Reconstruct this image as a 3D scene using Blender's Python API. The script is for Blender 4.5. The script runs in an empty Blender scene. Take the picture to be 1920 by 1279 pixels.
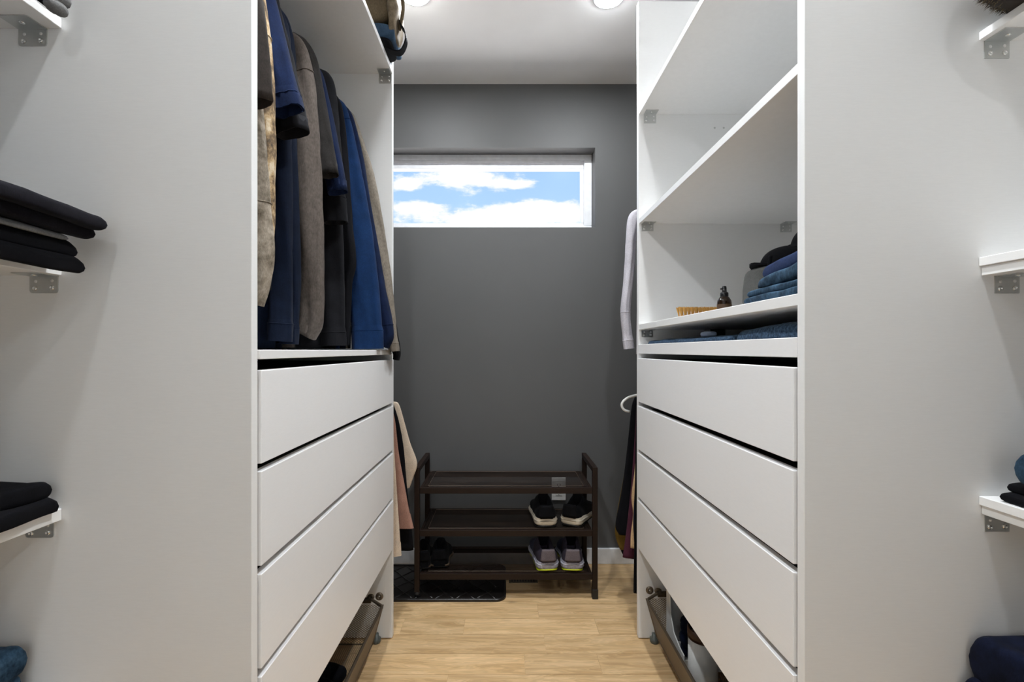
import bpy, math, random
from mathutils import Vector, Matrix, noise
random.seed(7)
C = bpy.context.scene.collection
S = bpy.context.scene
PI = math.pi

# ---------------------------------------------------------------- camera, world, exposure
H = 1.066                        # eye height
cam_d = bpy.data.cameras.new('camera'); cam = bpy.data.objects.new('camera', cam_d); C.objects.link(cam)
cam.location = (0, 0, H); cam.rotation_euler = (PI/2, 0, 0)
cam_d.sensor_width = 36; cam_d.lens = 36*900/1920
cam_d.shift_x = 13/1920; cam_d.shift_y = 17.5/1920
cam_d.clip_start = .02; cam_d.clip_end = 200
S.camera = cam
S.view_settings.view_transform = 'Standard'; S.view_settings.look = 'None'
S.view_settings.gamma = 1; S.view_settings.use_curve_mapping = False
S.view_settings.exposure = 0.17
S.cycles.max_bounces = 14; S.cycles.diffuse_bounces = 8; S.cycles.transparent_max_bounces = 16

LAMP_POWER = 7.8
LAMP_COL = (0.93, 0.97, 1.0)

GROUND = 5.2
def build_world():
    w = bpy.data.worlds.new('sky'); S.world = w; w.use_nodes = True
    nt = w.node_tree; N = nt.nodes; L = nt.links; N.clear()
    def m(op, a, b=None, c=None):
        n = N.new('ShaderNodeMath'); n.operation = op
        for i, v in enumerate((a, b, c)):
            if v is None: continue
            if isinstance(v, (int, float)): n.inputs[i].default_value = v
            else: L.new(v, n.inputs[i])
        return n.outputs[0]
    tc = N.new('ShaderNodeTexCoord'); sp = N.new('ShaderNodeSeparateXYZ'); L.new(tc.outputs['Generated'], sp.inputs[0])
    x, y, z = sp.outputs
    ym = m('MAXIMUM', m('ABSOLUTE', y), .15)
    u = m('DIVIDE', x, ym); v = m('DIVIDE', z, ym)
    cb = N.new('ShaderNodeCombineXYZ'); L.new(u, cb.inputs[0]); L.new(m('MULTIPLY', v, 2.2), cb.inputs[1])
    nz = N.new('ShaderNodeTexNoise'); L.new(cb.outputs[0], nz.inputs['Vector'])
    nz.inputs['Scale'].default_value = 17; nz.inputs['Detail'].default_value = 9; nz.inputs['Roughness'].default_value = .66
    nz2 = N.new('ShaderNodeTexNoise'); L.new(cb.outputs[0], nz2.inputs['Vector'])
    nz2.inputs['Scale'].default_value = 5; nz2.inputs['Detail'].default_value = 3
    field = m('ADD', m('MULTIPLY', m('SUBTRACT', nz.outputs[0], .5), 1.5), m('MULTIPLY', m('SUBTRACT', nz2.outputs[0], .5), .5))
    # cloud banks: u, v, half width, half height, weight
    blobs = [(-.09, .360, .085, .022, .75), (.024, .346, .05, .009, .6), (-.205, .344, .03, .011, .6),
             (.0, .276, .22, .019, .8), (.07, .297, .10, .016, .7), (-.19, .298, .05, .012, .6), (.5, .30, .2, .03, .7), (-.5, .33, .2, .03, .7)]
    for bu, bv, su, sv, wt in blobs:
        du = m('DIVIDE', m('SUBTRACT', u, bu), su); dv = m('DIVIDE', m('SUBTRACT', v, bv), sv)
        d2 = m('ADD', m('MULTIPLY', du, du), m('MULTIPLY', dv, dv))
        g = m('EXPONENT', m('MULTIPLY', d2, -.9))
        field = m('ADD', field, m('MULTIPLY', g, wt))
    mr = N.new('ShaderNodeMapRange'); mr.interpolation_type = 'SMOOTHSTEP'; L.new(field, mr.inputs[0])
    mr.inputs[1].default_value = .18; mr.inputs[2].default_value = .55
    mask = mr.outputs[0]
    gr = N.new('ShaderNodeMapRange'); L.new(z, gr.inputs[0]); gr.inputs[1].default_value = .2; gr.inputs[2].default_value = .6
    mix = N.new('ShaderNodeMix'); mix.data_type = 'RGBA'; L.new(gr.outputs[0], mix.inputs[0])
    mix.inputs[6].default_value = (.47, .69, .95, 1); mix.inputs[7].default_value = (.20, .42, .85, 1)
    mx2 = N.new('ShaderNodeMix'); mx2.data_type = 'RGBA'; L.new(mask, mx2.inputs[0]); L.new(mix.outputs[2], mx2.inputs[6])
    mx2.inputs[7].default_value = (.93, .94, .97, 1)
    # sunlit pale ground below the horizon
    gm = N.new('ShaderNodeMapRange'); L.new(z, gm.inputs[0]); gm.inputs[1].default_value = -.03; gm.inputs[2].default_value = .0
    mx3 = N.new('ShaderNodeMix'); mx3.data_type = 'RGBA'; L.new(gm.outputs[0], mx3.inputs[0]); L.new(mx2.outputs[2], mx3.inputs[7])
    mx3.inputs[6].default_value = (GROUND, GROUND*.985, GROUND*.98, 1)
    bg = N.new('ShaderNodeBackground'); L.new(mx3.outputs[2], bg.inputs[0]); bg.inputs[1].default_value = 1.0
    out = N.new('ShaderNodeOutputWorld'); L.new(bg.outputs[0], out.inputs[0])
build_world()

# ---------------------------------------------------------------- measures (metres)
XL, XR = -.417, .4925            # front planes of the left and right units
N0, N1 = .79, .809               # near side panel of the drawer bays
F0, F1 = 1.772, 1.795            # far side panel
WL, WR = -1.06, 1.13             # side walls
BACK = 2.405; FRONT = -1.45; CEIL = 2.40
PTOP = 2.355
def P(px, py, Y): return ((px-947)*Y/900, Y, H+(657-py)*Y/900)
def PX(px, Y): return (px-947)*Y/900
def PZ(py, Y): return H+(657-py)*Y/900

# ---------------------------------------------------------------- materials
def nodemat(name):
    m = bpy.data.materials.new(name); m.use_nodes = True
    nt = m.node_tree; b = nt.nodes['Principled BSDF']
    return m, nt, b
def rgba(c): return (c[0], c[1], c[2], 1)
def noise_node(nt, scale, detail=3, rough=.5, stretch=None, coord='Object'):
    tc = nt.nodes.new('ShaderNodeTexCoord'); mp = nt.nodes.new('ShaderNodeMapping'); nz = nt.nodes.new('ShaderNodeTexNoise')
    nt.links.new(tc.outputs[coord], mp.inputs[0]); nt.links.new(mp.outputs[0], nz.inputs['Vector'])
    if stretch: mp.inputs['Scale'].default_value = stretch
    nz.inputs['Scale'].default_value = scale; nz.inputs['Detail'].default_value = detail; nz.inputs['Roughness'].default_value = rough
    return nz
def ramp(nt, fac, stops):
    r = nt.nodes.new('ShaderNodeValToRGB'); nt.links.new(fac, r.inputs[0])
    e = r.color_ramp.elements
    while len(e) < len(stops): e.new(.5)
    for i, (p, c) in enumerate(stops): e[i].position = p; e[i].color = rgba(c)
    return r
def bump(nt, b, fac, strength, dist=.001):
    bp = nt.nodes.new('ShaderNodeBump'); bp.inputs['Strength'].default_value = strength; bp.inputs['Distance'].default_value = dist
    nt.links.new(fac, bp.inputs['Height']); nt.links.new(bp.outputs[0], b.inputs['Normal'])
def mul(c, k): return (min(1, c[0]*k), min(1, c[1]*k), min(1, c[2]*k))
def melamine(name, c, rough=.42):
    m, nt, b = nodemat(name)
    nz = noise_node(nt, 60, 3, .6, (1, 1, 14)); r = ramp(nt, nz.outputs[0], [(.3, mul(c, .98)), (.7, mul(c, 1.01))])
    nt.links.new(r.outputs[0], b.inputs['Base Color']); b.inputs['Roughness'].default_value = rough
    b.inputs['Specular IOR Level'].default_value = .35
    nb = noise_node(nt, 900, 2); bump(nt, b, nb.outputs[0], .12, .0004)
    return m
def paint(name, c, rough=.6, sc=350):
    m, nt, b = nodemat(name)
    nz = noise_node(nt, 4, 3); r = ramp(nt, nz.outputs[0], [(.3, mul(c, .97)), (.7, mul(c, 1.03))])
    nt.links.new(r.outputs[0], b.inputs['Base Color']); b.inputs['Roughness'].default_value = rough
    nb = noise_node(nt, sc, 2); bump(nt, b, nb.outputs[0], .25, .0006)
    return m
def plain(name, c, rough=.5, metal=0, spec=.5, emit=None, estr=0):
    m, nt, b = nodemat(name)
    nz = noise_node(nt, 40, 2); r = ramp(nt, nz.outputs[0], [(.3, mul(c, .94)), (.7, mul(c, 1.04))])
    nt.links.new(r.outputs[0], b.inputs['Base Color'])
    b.inputs['Roughness'].default_value = rough; b.inputs['Metallic'].default_value = metal
    b.inputs['Specular IOR Level'].default_value = spec
    if emit: b.inputs['Emission Color'].default_value = rgba(emit); b.inputs['Emission Strength'].default_value = estr
    return m
def fabric(name, c, var=.25, sc=22, sheen=.25, weave=700, c2=None, rough=.85):
    sheen *= .12; rough = .92
    m, nt, b = nodemat(name)
    nz = noise_node(nt, sc, 5, .65); r = ramp(nt, nz.outputs[0], [(.32, mul(c, 1-var)), (.68, c2 or mul(c, 1+var))])
    fz = noise_node(nt, weave, 2, .6, (1, 1, .35))
    mx = nt.nodes.new('ShaderNodeMix'); mx.data_type = 'RGBA'; mx.blend_type = 'MULTIPLY'; mx.inputs[0].default_value = .55
    rr = ramp(nt, fz.outputs[0], [(.3, (.62, .62, .62)), (.65, (1.25, 1.25, 1.25))])
    nt.links.new(r.outputs[0], mx.inputs[6]); nt.links.new(rr.outputs[0], mx.inputs[7])
    nt.links.new(mx.outputs[2], b.inputs['Base Color'])
    b.inputs['Roughness'].default_value = rough; b.inputs['Specular IOR Level'].default_value = .12
    b.inputs['Sheen Weight'].default_value = sheen; b.inputs['Sheen Roughness'].default_value = .5
    b.inputs['Sheen Tint'].default_value = rgba([.5+.5*x for x in c])
    bump(nt, b, fz.outputs[0], .35, .0006)
    return m
def camo(name):
    m, nt, b = nodemat(name)
    nz = noise_node(nt, 26, 5, .7, (1, 1, .7)); r = ramp(nt, nz.outputs[0], [(.36, (.045, .03, .018)), (.45, (.17, .11, .055)), (.53, (.42, .29, .15)), (.62, (.60, .50, .36))])
    nt.links.new(r.outputs[0], b.inputs['Base Color']); b.inputs['Roughness'].default_value = .85
    bump(nt, b, nz.outputs[0], .3, .002)
    return m

M = {}
M['panel'] = melamine('white_melamine', (.85, .85, .845))
M['front'] = melamine('white_lacquered_board', (.87, .87, .875), .38)
M['edge'] = plain('white_edge_band', (.88, .88, .88), .35)
M['ceil'] = paint('ceiling_paint', (.93, .93, .935), .8, 200)
M['dark'] = paint('charcoal_wall_paint', (.086, .086, .086), .55)
M['lightwall'] = paint('pale_wall_paint', (.74, .74, .73), .7)
M['trim'] = plain('white_trim_paint', (.80, .81, .83), .4)
M['upvc'] = plain('white_window_frame', (.84, .85, .88), .3)
M['zinc'] = plain('zinc_plated_steel', (.62, .63, .62), .36, 1)
M['screw'] = plain('screw_steel', (.85, .85, .84), .22, 1)
M['liner_shade'] = plain('dark_lining_gap_shade', (.012, .012, .014), .8)  # near-black lining and clothes, with the drawer gaps' shade put into the colour
M['rack'] = plain('dark_brown_metal', (.014, .007, .0045), .5, .0, .25)
M['bronze'] = plain('bronze_wire', (.15, .115, .08), .4, .6)
M['bronzedark'] = plain('dark_bronze_sheet', (.075, .052, .036), .45, .3)
M['rubber'] = plain('black_rubber', (.010, .009, .009), .5)
M['blackplastic'] = plain('black_plastic', (.01, .01, .011), .3)
M['whiteplastic'] = plain('white_plastic', (.78, .77, .74), .35)
M['chrome'] = plain('chrome', (.75, .75, .75), .15, 1)
M['vent'] = plain('floor_vent_metal', (.10, .075, .05), .4, .4)
M['bristle'] = plain('tan_bristle', (.66, .38, .11), .8, 0, .15)
M['brushwood'] = plain('brush_wood', (.50, .30, .13), .5)
M['brownlid'] = plain('brown_leather_lid', (.06, .028, .015), .35)
M['amber'] = plain('amber_glass', (.018, .009, .004), .12)
M['label'] = plain('dark_brown_label', (.10, .055, .025), .5)
M['soap'] = plain('pale_blue_plastic', (.42, .52, .70), .35)
M['hole'] = plain('dark_hole', (.02, .02, .02), .8)
M['lens'] = plain('lamp_lens', (.9, .9, .9), .5, 0, .5, LAMP_COL, 45)
M['levelfoot'] = plain('grey_green_plastic', (.085, .095, .085), .3)
def alpha_mix(m, nt, b, fac_socket_or_val):
    tr = nt.nodes.new('ShaderNodeBsdfTransparent'); mx = nt.nodes.new('ShaderNodeMixShader'); out = nt.nodes['Material Output']
    nt.links.new(tr.outputs[0], mx.inputs[1]); nt.links.new(b.outputs[0], mx.inputs[2]); nt.links.new(mx.outputs[0], out.inputs[0])
    if isinstance(fac_socket_or_val, float): mx.inputs[0].default_value = fac_socket_or_val
    else: nt.links.new(fac_socket_or_val, mx.inputs[0])
def glass_mat():
    m, nt, b = nodemat('window_glass'); b.inputs['Base Color'].default_value = (1, 1, 1, 1)
    gl = nt.nodes.new('ShaderNodeBsdfGlossy'); gl.inputs['Roughness'].default_value = .2
    tr = nt.nodes.new('ShaderNodeBsdfTransparent'); mx = nt.nodes.new('ShaderNodeMixShader'); mx.inputs[0].default_value = .006
    nt.links.new(tr.outputs[0], mx.inputs[1]); nt.links.new(gl.outputs[0], mx.inputs[2]); nt.links.new(mx.outputs[0], nt.nodes['Material Output'].inputs[0])
    return m
M['glass'] = glass_mat()
def sheer_mat():
    m, nt, b = nodemat('sheer_brown_shelf_cloth')
    nz = noise_node(nt, 7, 4, .6, (1, 3, 1)); r = ramp(nt, nz.outputs[0], [(.35, (.008, .005, .004)), (.7, (.028, .017, .012))])
    nt.links.new(r.outputs[0], b.inputs['Base Color']); b.inputs['Roughness'].default_value = .5; b.inputs['Specular IOR Level'].default_value = .25
    alpha_mix(m, nt, b, .72); return m
M['sheer'] = sheer_mat()
def mesh_mat():
    m, nt, b = nodemat('bronze_expanded_mesh'); b.inputs['Base Color'].default_value = (.26, .20, .135, 1)
    b.inputs['Metallic'].default_value = .45; b.inputs['Roughness'].default_value = .42
    tc = nt.nodes.new('ShaderNodeTexCoord'); sp = nt.nodes.new('ShaderNodeSeparateXYZ'); nt.links.new(tc.outputs['UV'], sp.inputs[0])
    def mt(op, a, b_=None):
        n = nt.nodes.new('ShaderNodeMath'); n.operation = op
        for i, v in enumerate((a, b_)):
            if v is None: continue
            if isinstance(v, (int, float)): n.inputs[i].default_value = v
            else: nt.links.new(v, n.inputs[i])
        return n.outputs[0]
    U = mt('MULTIPLY', sp.outputs[0], 95.); V = mt('MULTIPLY', sp.outputs[1], 150.)
    a = mt('ABSOLUTE', mt('SUBTRACT', mt('FRACT', mt('ADD', U, V)), .5)); c = mt('ABSOLUTE', mt('SUBTRACT', mt('FRACT', mt('SUBTRACT', U, V)), .5))
    mxm = mt('MAXIMUM', a, c); g = mt('GREATER_THAN', mxm, .36)
    alpha_mix(m, nt, b, g); return m
M['wiremesh'] = mesh_mat()
def floor_mat():
    m, nt, b = nodemat('oak_planks'); N = nt.nodes; L = nt.links
    at = N.new('ShaderNodeAttribute'); at.attribute_name = 'plank'
    tc = N.new('ShaderNodeTexCoord')
    off = N.new('ShaderNodeVectorMath'); off.operation = 'MULTIPLY_ADD'
    L.new(at.outputs['Color'], off.inputs[0]); off.inputs[1].default_value = (7, 5, 9); L.new(tc.outputs['Object'], off.inputs[2])
    mp = N.new('ShaderNodeMapping'); mp.inputs['Scale'].default_value = (1.6, 14, 1); L.new(off.outputs[0], mp.inputs[0])
    nz = N.new('ShaderNodeTexNoise'); nz.inputs['Scale'].default_value = 2.6; nz.inputs['Detail'].default_value = 6; nz.inputs['Distortion'].default_value = .9; L.new(mp.outputs[0], nz.inputs['Vector'])
    mp2 = N.new('ShaderNodeMapping'); mp2.inputs['Scale'].default_value = (4, 150, 1); L.new(off.outputs[0], mp2.inputs[0])
    fi = N.new('ShaderNodeTexNoise'); fi.inputs['Scale'].default_value = 2; fi.inputs['Detail'].default_value = 3; L.new(mp2.outputs[0], fi.inputs['Vector'])
    # growth rings: contour lines of the stretched noise
    mm = N.new('ShaderNodeMath'); mm.operation = 'MULTIPLY'; mm.inputs[1].default_value = 62; L.new(nz.outputs[0], mm.inputs[0])
    sn = N.new('ShaderNodeMath'); sn.operation = 'SINE'; L.new(mm.outputs[0], sn.inputs[0])
    r = ramp(nt, nz.outputs[0], [(.33, (.52, .33, .155)), (.5, (.64, .43, .22)), (.68, (.72, .50, .275))])
    ring = N.new('ShaderNodeMapRange'); L.new(sn.outputs[0], ring.inputs[0]); ring.inputs[1].default_value = -1; ring.inputs[2].default_value = 1; ring.inputs[3].default_value = .86; ring.inputs[4].default_value = 1.04
    f2 = N.new('ShaderNodeMapRange'); L.new(fi.outputs[0], f2.inputs[0]); f2.inputs[1].default_value = .3; f2.inputs[2].default_value = .7; f2.inputs[3].default_value = .93; f2.inputs[4].default_value = 1.05
    pr = N.new('ShaderNodeMapRange'); sp = N.new('ShaderNodeSeparateColor'); L.new(at.outputs['Color'], sp.inputs[0]); L.new(sp.outputs[0], pr.inputs[0]); pr.inputs[3].default_value = .90; pr.inputs[4].default_value = 1.06
    def mt(op, a, b_):
        n = N.new('ShaderNodeMath'); n.operation = op
        for i, v in enumerate((a, b_)):
            if isinstance(v, (int, float)): n.inputs[i].default_value = v
            else: L.new(v, n.inputs[i])
        return n.outputs[0]
    k = mt('MULTIPLY', mt('MULTIPLY', ring.outputs[0], f2.outputs[0]), pr.outputs[0])
    # knots in the boards
    sx = N.new('ShaderNodeSeparateXYZ'); L.new(tc.outputs['Object'], sx.inputs[0])
    for kx, ky, rx, ry, dk in ((.096, 1.966, .014, .009, .75), (.165, 1.667, .045, .018, .45), (-.008, 1.572, .02, .01, .4), (-.10, 1.61, .008, .006, .4), (.33, 1.73, .03, .02, .2)):
        dx = mt('DIVIDE', mt('SUBTRACT', sx.outputs[0], kx), rx); dy = mt('DIVIDE', mt('SUBTRACT', sx.outputs[1], ky), ry)
        d2 = mt('ADD', mt('MULTIPLY', dx, dx), mt('MULTIPLY', dy, dy)); g = mt('POWER', 2.718, mt('MULTIPLY', d2, -1.))
        k = mt('MULTIPLY', k, mt('SUBTRACT', 1., mt('MULTIPLY', g, dk)))
    mx = N.new('ShaderNodeVectorMath'); mx.operation = 'SCALE'; L.new(r.outputs[0], mx.inputs[0]); L.new(k, mx.inputs[3])
    L.new(mx.outputs[0], b.inputs['Base Color']); b.inputs['Roughness'].default_value = .45
    bump(nt, b, fi.outputs[0], .12, .0005); return m
M['floor'] = floor_mat(); M['bedfloor'] = paint('pale_bedroom_floor', (.62, .62, .62), .5)

# ---------------------------------------------------------------- mesh builder
ORG = {}
class MB:
    def __init__(s): s.v = []; s.f = []; s.m = []; s.sm = []; s.uv = {}
    def add(s, vs, fs, mi=0, smooth=False):
        n = len(s.v); s.v += [tuple(v) for v in vs]
        for f in fs: s.f.append(tuple(n+i for i in f)); s.m.append(mi); s.sm.append(smooth)
        return s
    def box(s, x0, x1, y0, y1, z0, z1, mi=0):
        x0, x1 = min(x0, x1), max(x0, x1)
        vs = [(x, y, z) for x in (x0, x1) for y in (y0, y1) for z in (z0, z1)]
        return s.add(vs, [(0, 1, 3, 2), (4, 6, 7, 5), (0, 4, 5, 1), (2, 3, 7, 6), (0, 2, 6, 4), (1, 5, 7, 3)], mi)
    def bar(s, a, b, w, h=None, mi=0):
        a = Vector(a); b = Vector(b); d = (b-a).normalized(); h = h or w
        up = Vector((0, 0, 1)) if abs(d.z) < .9 else Vector((0, 1, 0))
        sx = d.cross(up).normalized()*w/2; sz = sx.normalized().cross(d)*h/2
        vs = [p+i*sx+j*sz for p in (a, b) for i, j in ((-1, -1), (1, -1), (1, 1), (-1, 1))]
        return s.add(vs, [(0, 1, 2, 3), (7, 6, 5, 4), (0, 4, 5, 1), (1, 5, 6, 2), (2, 6, 7, 3), (3, 7, 4, 0)], mi)
    def rings(s, rings, mi=0, cap0=True, cap1=True, smooth=True, closed=True):
        n = len(rings[0]); vs = [p for r in rings for p in r]; fs = []
        for k in range(len(rings)-1):
            for i in range(n if closed else n-1):
                j = (i+1) % n; fs.append((k*n+i, k*n+j, (k+1)*n+j, (k+1)*n+i))
        if cap0: fs.append(tuple(reversed(range(n))))
        if cap1: fs.append(tuple((len(rings)-1)*n+i for i in range(n)))
        return s.add(vs, fs, mi, smooth)
    def tube(s, pts, r, mi=0, n=10, closed=False):
        pts = [Vector(p) for p in pts]; rr = r if isinstance(r, (list, tuple)) else [r]*len(pts)
        rings = []; prev = None
        for i, p in enumerate(pts):
            if closed: d = (pts[(i+1) % len(pts)]-pts[i-1])
            else: d = pts[min(i+1, len(pts)-1)]-pts[max(i-1, 0)]
            d.normalize()
            if prev is None: a = d.orthogonal().normalized()
            else: a = (prev-d*prev.dot(d)).normalized()
            prev = a; b = d.cross(a)
            rings.append([p+rr[i]*(math.cos(t)*a+math.sin(t)*b) for t in [2*PI*k/n for k in range(n)]])
        if closed: rings.append(rings[0]); return s.rings(rings, mi, False, False)
        return s.rings(rings, mi)
    def lathe(s, cx, cy, prof, mi=0, n=28, cap=True):
        return s.rings([[(cx+r*math.cos(2*PI*k/n), cy+r*math.sin(2*PI*k/n), z) for k in range(n)] for r, z in prof], mi, cap, cap)
    def prism(s, poly, axis, a, b, mi=0):
        def pt(u, v, w): return {'x': (w, u, v), 'y': (u, w, v), 'z': (u, v, w)}[axis]
        n = len(poly); vs = [pt(u, v, a) for u, v in poly]+[pt(u, v, b) for u, v in poly]
        fs = [tuple(range(n)), tuple(reversed(range(n, 2*n)))]+[(i, i+n, (i+1) % n+n, (i+1) % n) for i in range(n)]
        return s.add(vs, fs, mi)
    def xf(s, mat):
        s.v = [tuple(mat @ Vector(v)) for v in s.v]; return s
    def build(s, name, mats, parent=None, bevel=0, sub=0, label=None, seg=2):
        if not isinstance(mats, (list, tuple)): mats = [mats]
        if parent is not None: o0 = Vector(ORG[parent.name])
        else:
            xs = [v[0] for v in s.v]; ys = [v[1] for v in s.v]; zs = [v[2] for v in s.v]
            o0 = Vector(((min(xs)+max(xs))/2, (min(ys)+max(ys))/2, min(zs)))
        me = bpy.data.meshes.new(name); me.from_pydata([Vector(v)-o0 for v in s.v], [], s.f)
        for m in mats: me.materials.append(M[m] if isinstance(m, str) else m)
        me.polygons.foreach_set('material_index', s.m); me.polygons.foreach_set('use_smooth', s.sm)
        if s.uv:
            ul = me.uv_layers.new(name='UVMap')
            for p in me.polygons:
                for li in p.loop_indices:
                    v = s.v[me.loops[li].vertex_index]; ul.data[li].uv = s.uv[p.index](v)
        import bmesh
        bm = bmesh.new(); bm.from_mesh(me); bmesh.ops.recalc_face_normals(bm, faces=bm.faces); bm.to_mesh(me); bm.free()
        o = bpy.data.objects.new(name, me); C.objects.link(o)
        if parent is not None: o.parent = parent; ORG[o.name] = ORG[parent.name]
        else: o.location = o0; ORG[o.name] = tuple(o0)
        if bevel:
            md = o.modifiers.new('bevel', 'BEVEL'); md.width = bevel; md.segments = seg; md.limit_method = 'ANGLE'; md.angle_limit = .6
        if sub:
            md = o.modifiers.new('subdivision', 'SUBSURF'); md.levels = sub; md.render_levels = sub
        if label: o['label'] = label
        return o
def tag(o, label, cat, group=None):
    o['label'] = label; o['category'] = cat
    if group: o['group'] = group
    return o
def thing(name, loc, label, cat, group=None):
    o = bpy.data.objects.new(name, None); C.objects.link(o); o.location = loc; o.empty_display_size = .05
    ORG[o.name] = tuple(loc); return tag(o, label, cat, group)
def struct(o): o['kind'] = 'structure'; return o
def dup(root, dvec, label, group=None):
    r = root.copy(); C.objects.link(r); r.location = Vector(root.location)+Vector(dvec); r['label'] = label
    if group: r['group'] = group
    ORG[r.name] = tuple(r.location)
    for ch in list(root.children):
        c = ch.copy(); C.objects.link(c); c.parent = r
        for g in ch.children: d = g.copy(); C.objects.link(d); d.parent = c
    return r
def smooth_path(pts, n):
    pts = [Vector(p) for p in pts]; out = []
    ext = [pts[0]*2-pts[1]]+pts+[pts[-1]*2-pts[-2]]
    for k in range(len(pts)-1):
        a, b, c, d = ext[k:k+4]
        for i in range(n):
            t = i/n; out.append(.5*((2*b)+(-a+c)*t+(2*a-5*b+4*c-d)*t*t+(-a+3*b-3*c+d)*t**3))
    out.append(pts[-1]); return out
def interp(tab, t):
    if t <= tab[0][0]: return tab[0][1]
    for (a, x), (b, y) in zip(tab, tab[1:]):
        if t <= b:
            k = (t-a)/(b-a); k = k*k*(3-2*k); return x+(y-x)*k
    return tab[-1][1]

# ---------------------------------------------------------------- room shell
def build_floor():
    seams = [2.02+.112*k for k in range(0, 6)]
    ys = [1.578-.108*k for k in range(30, 0, -1)]+[1.578, 1.686, 1.80, 1.907]+seams
    fixed = {1.907: [.135], 1.80: [-.397, -.158, .354], 1.686: [.145], 1.578: [.067, .321], 1.47: [-.187, .9]}
    b = MB(); cols = []; g = .0007
    for y0, y1 in zip(ys, ys[1:]):
        if y1 < FRONT-.2: continue
        js = None
        for k, v in fixed.items():
            if abs(k-y0) < .004: js = v
        if js is None:
            js = []; x = WL-random.random()
            while x < WR: x += random.uniform(.45, 1.1); js.append(x)
        else: js = [js[0]-1.0, js[0]-.6]*(1 if min(js) > -.2 else 0)+js+[js[-1]+.55, js[-1]+1.2]
        xs = sorted([WL-.1]+[j for j in js if WL-.1 < j < WR+.1]+[WR+.1])
        for x0, x1 in zip(xs, xs[1:]):
            b.box(x0+g, x1-g, y0+g, y1-g, -.012, 0); cols.append((random.random(), random.random(), random.random(), 1))
    b.box(WL-.1, WR+.1, FRONT-.2, ys[-1], -.05, -.0015)
    o = b.build('floor', ['floor'])
    ca = o.data.color_attributes.new('plank', 'FLOAT_COLOR', 'CORNER')
    for p in o.data.polygons:
        c = cols[min(p.index//6, len(cols)-1)] if p.index//6 < len(cols) else (.3, .3, .3, 1)
        if p.index//6 >= len(cols): c = (0, 0, 0, 1)
        for li in p.loop_indices: ca.data[li].color = c
    struct(o)
build_floor()
struct(MB().box(WL-.1, WR+.1, FRONT-.1, BACK+.25, CEIL, CEIL+.06).build('ceiling', 'ceil'))
struct(MB().box(WL-.08, WL, FRONT-.1, BACK, -.01, CEIL).build('wall_left', 'dark'))
struct(MB().box(WR, WR+.08, FRONT-.1, BACK, -.01, CEIL).build('wall_right', 'dark'))
struct(MB().box(WL, -.55, FRONT-.1, FRONT, -.01, CEIL).box(.62, WR, FRONT-.1, FRONT, -.01, CEIL).box(-.55, .62, FRONT-.1, FRONT, 2.15, CEIL).build('wall_front', 'lightwall'))
# unseen bedroom behind the camera, added to give the closet fill light
BF = -5.2
struct(MB().box(-2.6, 2.6, BF-.1, FRONT-.1, -.05, 0).build('floor_bedroom', 'bedfloor'))
struct(MB().box(-2.6, 2.6, BF-.1, FRONT-.1, CEIL, CEIL+.06).build('ceiling_bedroom', 'ceil'))
struct(MB().box(-2.68, -2.6, BF-.1, FRONT-.1, 0, CEIL).build('wall_bedroom_left', 'lightwall'))
struct(MB().box(2.6, 2.68, BF-.1, FRONT-.1, 0, CEIL).build('wall_bedroom_right', 'lightwall'))
struct(MB().box(-2.6, 2.6, BF-.1, BF, 0, CEIL).build('wall_bedroom_end', 'lightwall'))
struct(MB().box(-2.6, WL-.08, FRONT-.11, FRONT-.1+.005, 0, CEIL).box(WR+.08, 2.6, FRONT-.11, FRONT-.1+.005, 0, CEIL).build('wall_bedroom_front', 'lightwall'))
# back wall with the window opening (reveal 85 mm deep)
wx0, wx1, wz0, wz1 = -.74, .4515, 1.681, 2.081; WT = .22
b = MB(); b.box(WL, wx0, BACK, BACK+WT, -.01, CEIL).box(wx1, WR, BACK, BACK+WT, -.01, CEIL)
b.box(wx0, wx1, BACK, BACK+WT, -.01, wz0).box(wx0, wx1, BACK, BACK+WT, wz1, CEIL)
struct(b.build('wall_back', 'dark'))
for nm, args in (('baseboard_back', (WL, WR, BACK-.014, BACK, 0, .078)), ('baseboard_left', (WL, WL+.014, F1, BACK-.014, 0, .078)), ('baseboard_right', (WR-.014, WR, F1, BACK-.014, 0, .078))):
    struct(MB().box(*args).build(nm, 'trim', bevel=.003))
# window
WY = 2.49
win = MB()
fx0, fx1, fz0, fz1 = wx0, wx1-.001, wz0+.001, PZ(289, WY)
win.box(fx0, fx1, WY, WY+.07, fz1-.030, fz1); win.box(fx0, fx1, WY, WY+.07, fz0-.0, fz0+.03)
win.box(fx0, fx0+.045, WY, WY+.07, fz0+.03, fz1-.03); win.box(fx1-.040, fx1, WY, WY+.07, fz0+.03, fz1-.03)
wf = win.build('window_1', 'upvc', bevel=.003); struct(wf)
gx1 = PX(1089, WY+.02); gz1 = PZ(317, WY+.02); gz0 = PZ(419, WY+.02); gx0 = fx0+.062
sash = MB(); sash.box(fx0+.045, fx1-.040, WY+.014, WY+.055, gz1, fz1-.03).box(fx0+.045, fx1-.040, WY+.014, WY+.055, fz0+.028, gz0)
sash.box(fx0+.045, gx0, WY+.014, WY+.055, gz0, gz1).box(gx1, fx1-.040, WY+.014, WY+.055, gz0, gz1)
sash.build('window_sash', 'upvc', wf, bevel=.003)
MB().box(fx0+.05, fx1-.058, WY+.004, WY+.013, fz1-.045, fz1-.0305).build('screen_track', 'upvc', wf, bevel=.001)
MB().box(gx0-.005, gx1+.005, WY+.032, WY+.038, gz0-.005, gz1+.005).build('window_pane', 'glass', wf)
MB().box(wx0, wx1, BACK+.001, WY, wz0-.0, wz0+.0015).build('window_sill', 'dark', wf)

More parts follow.
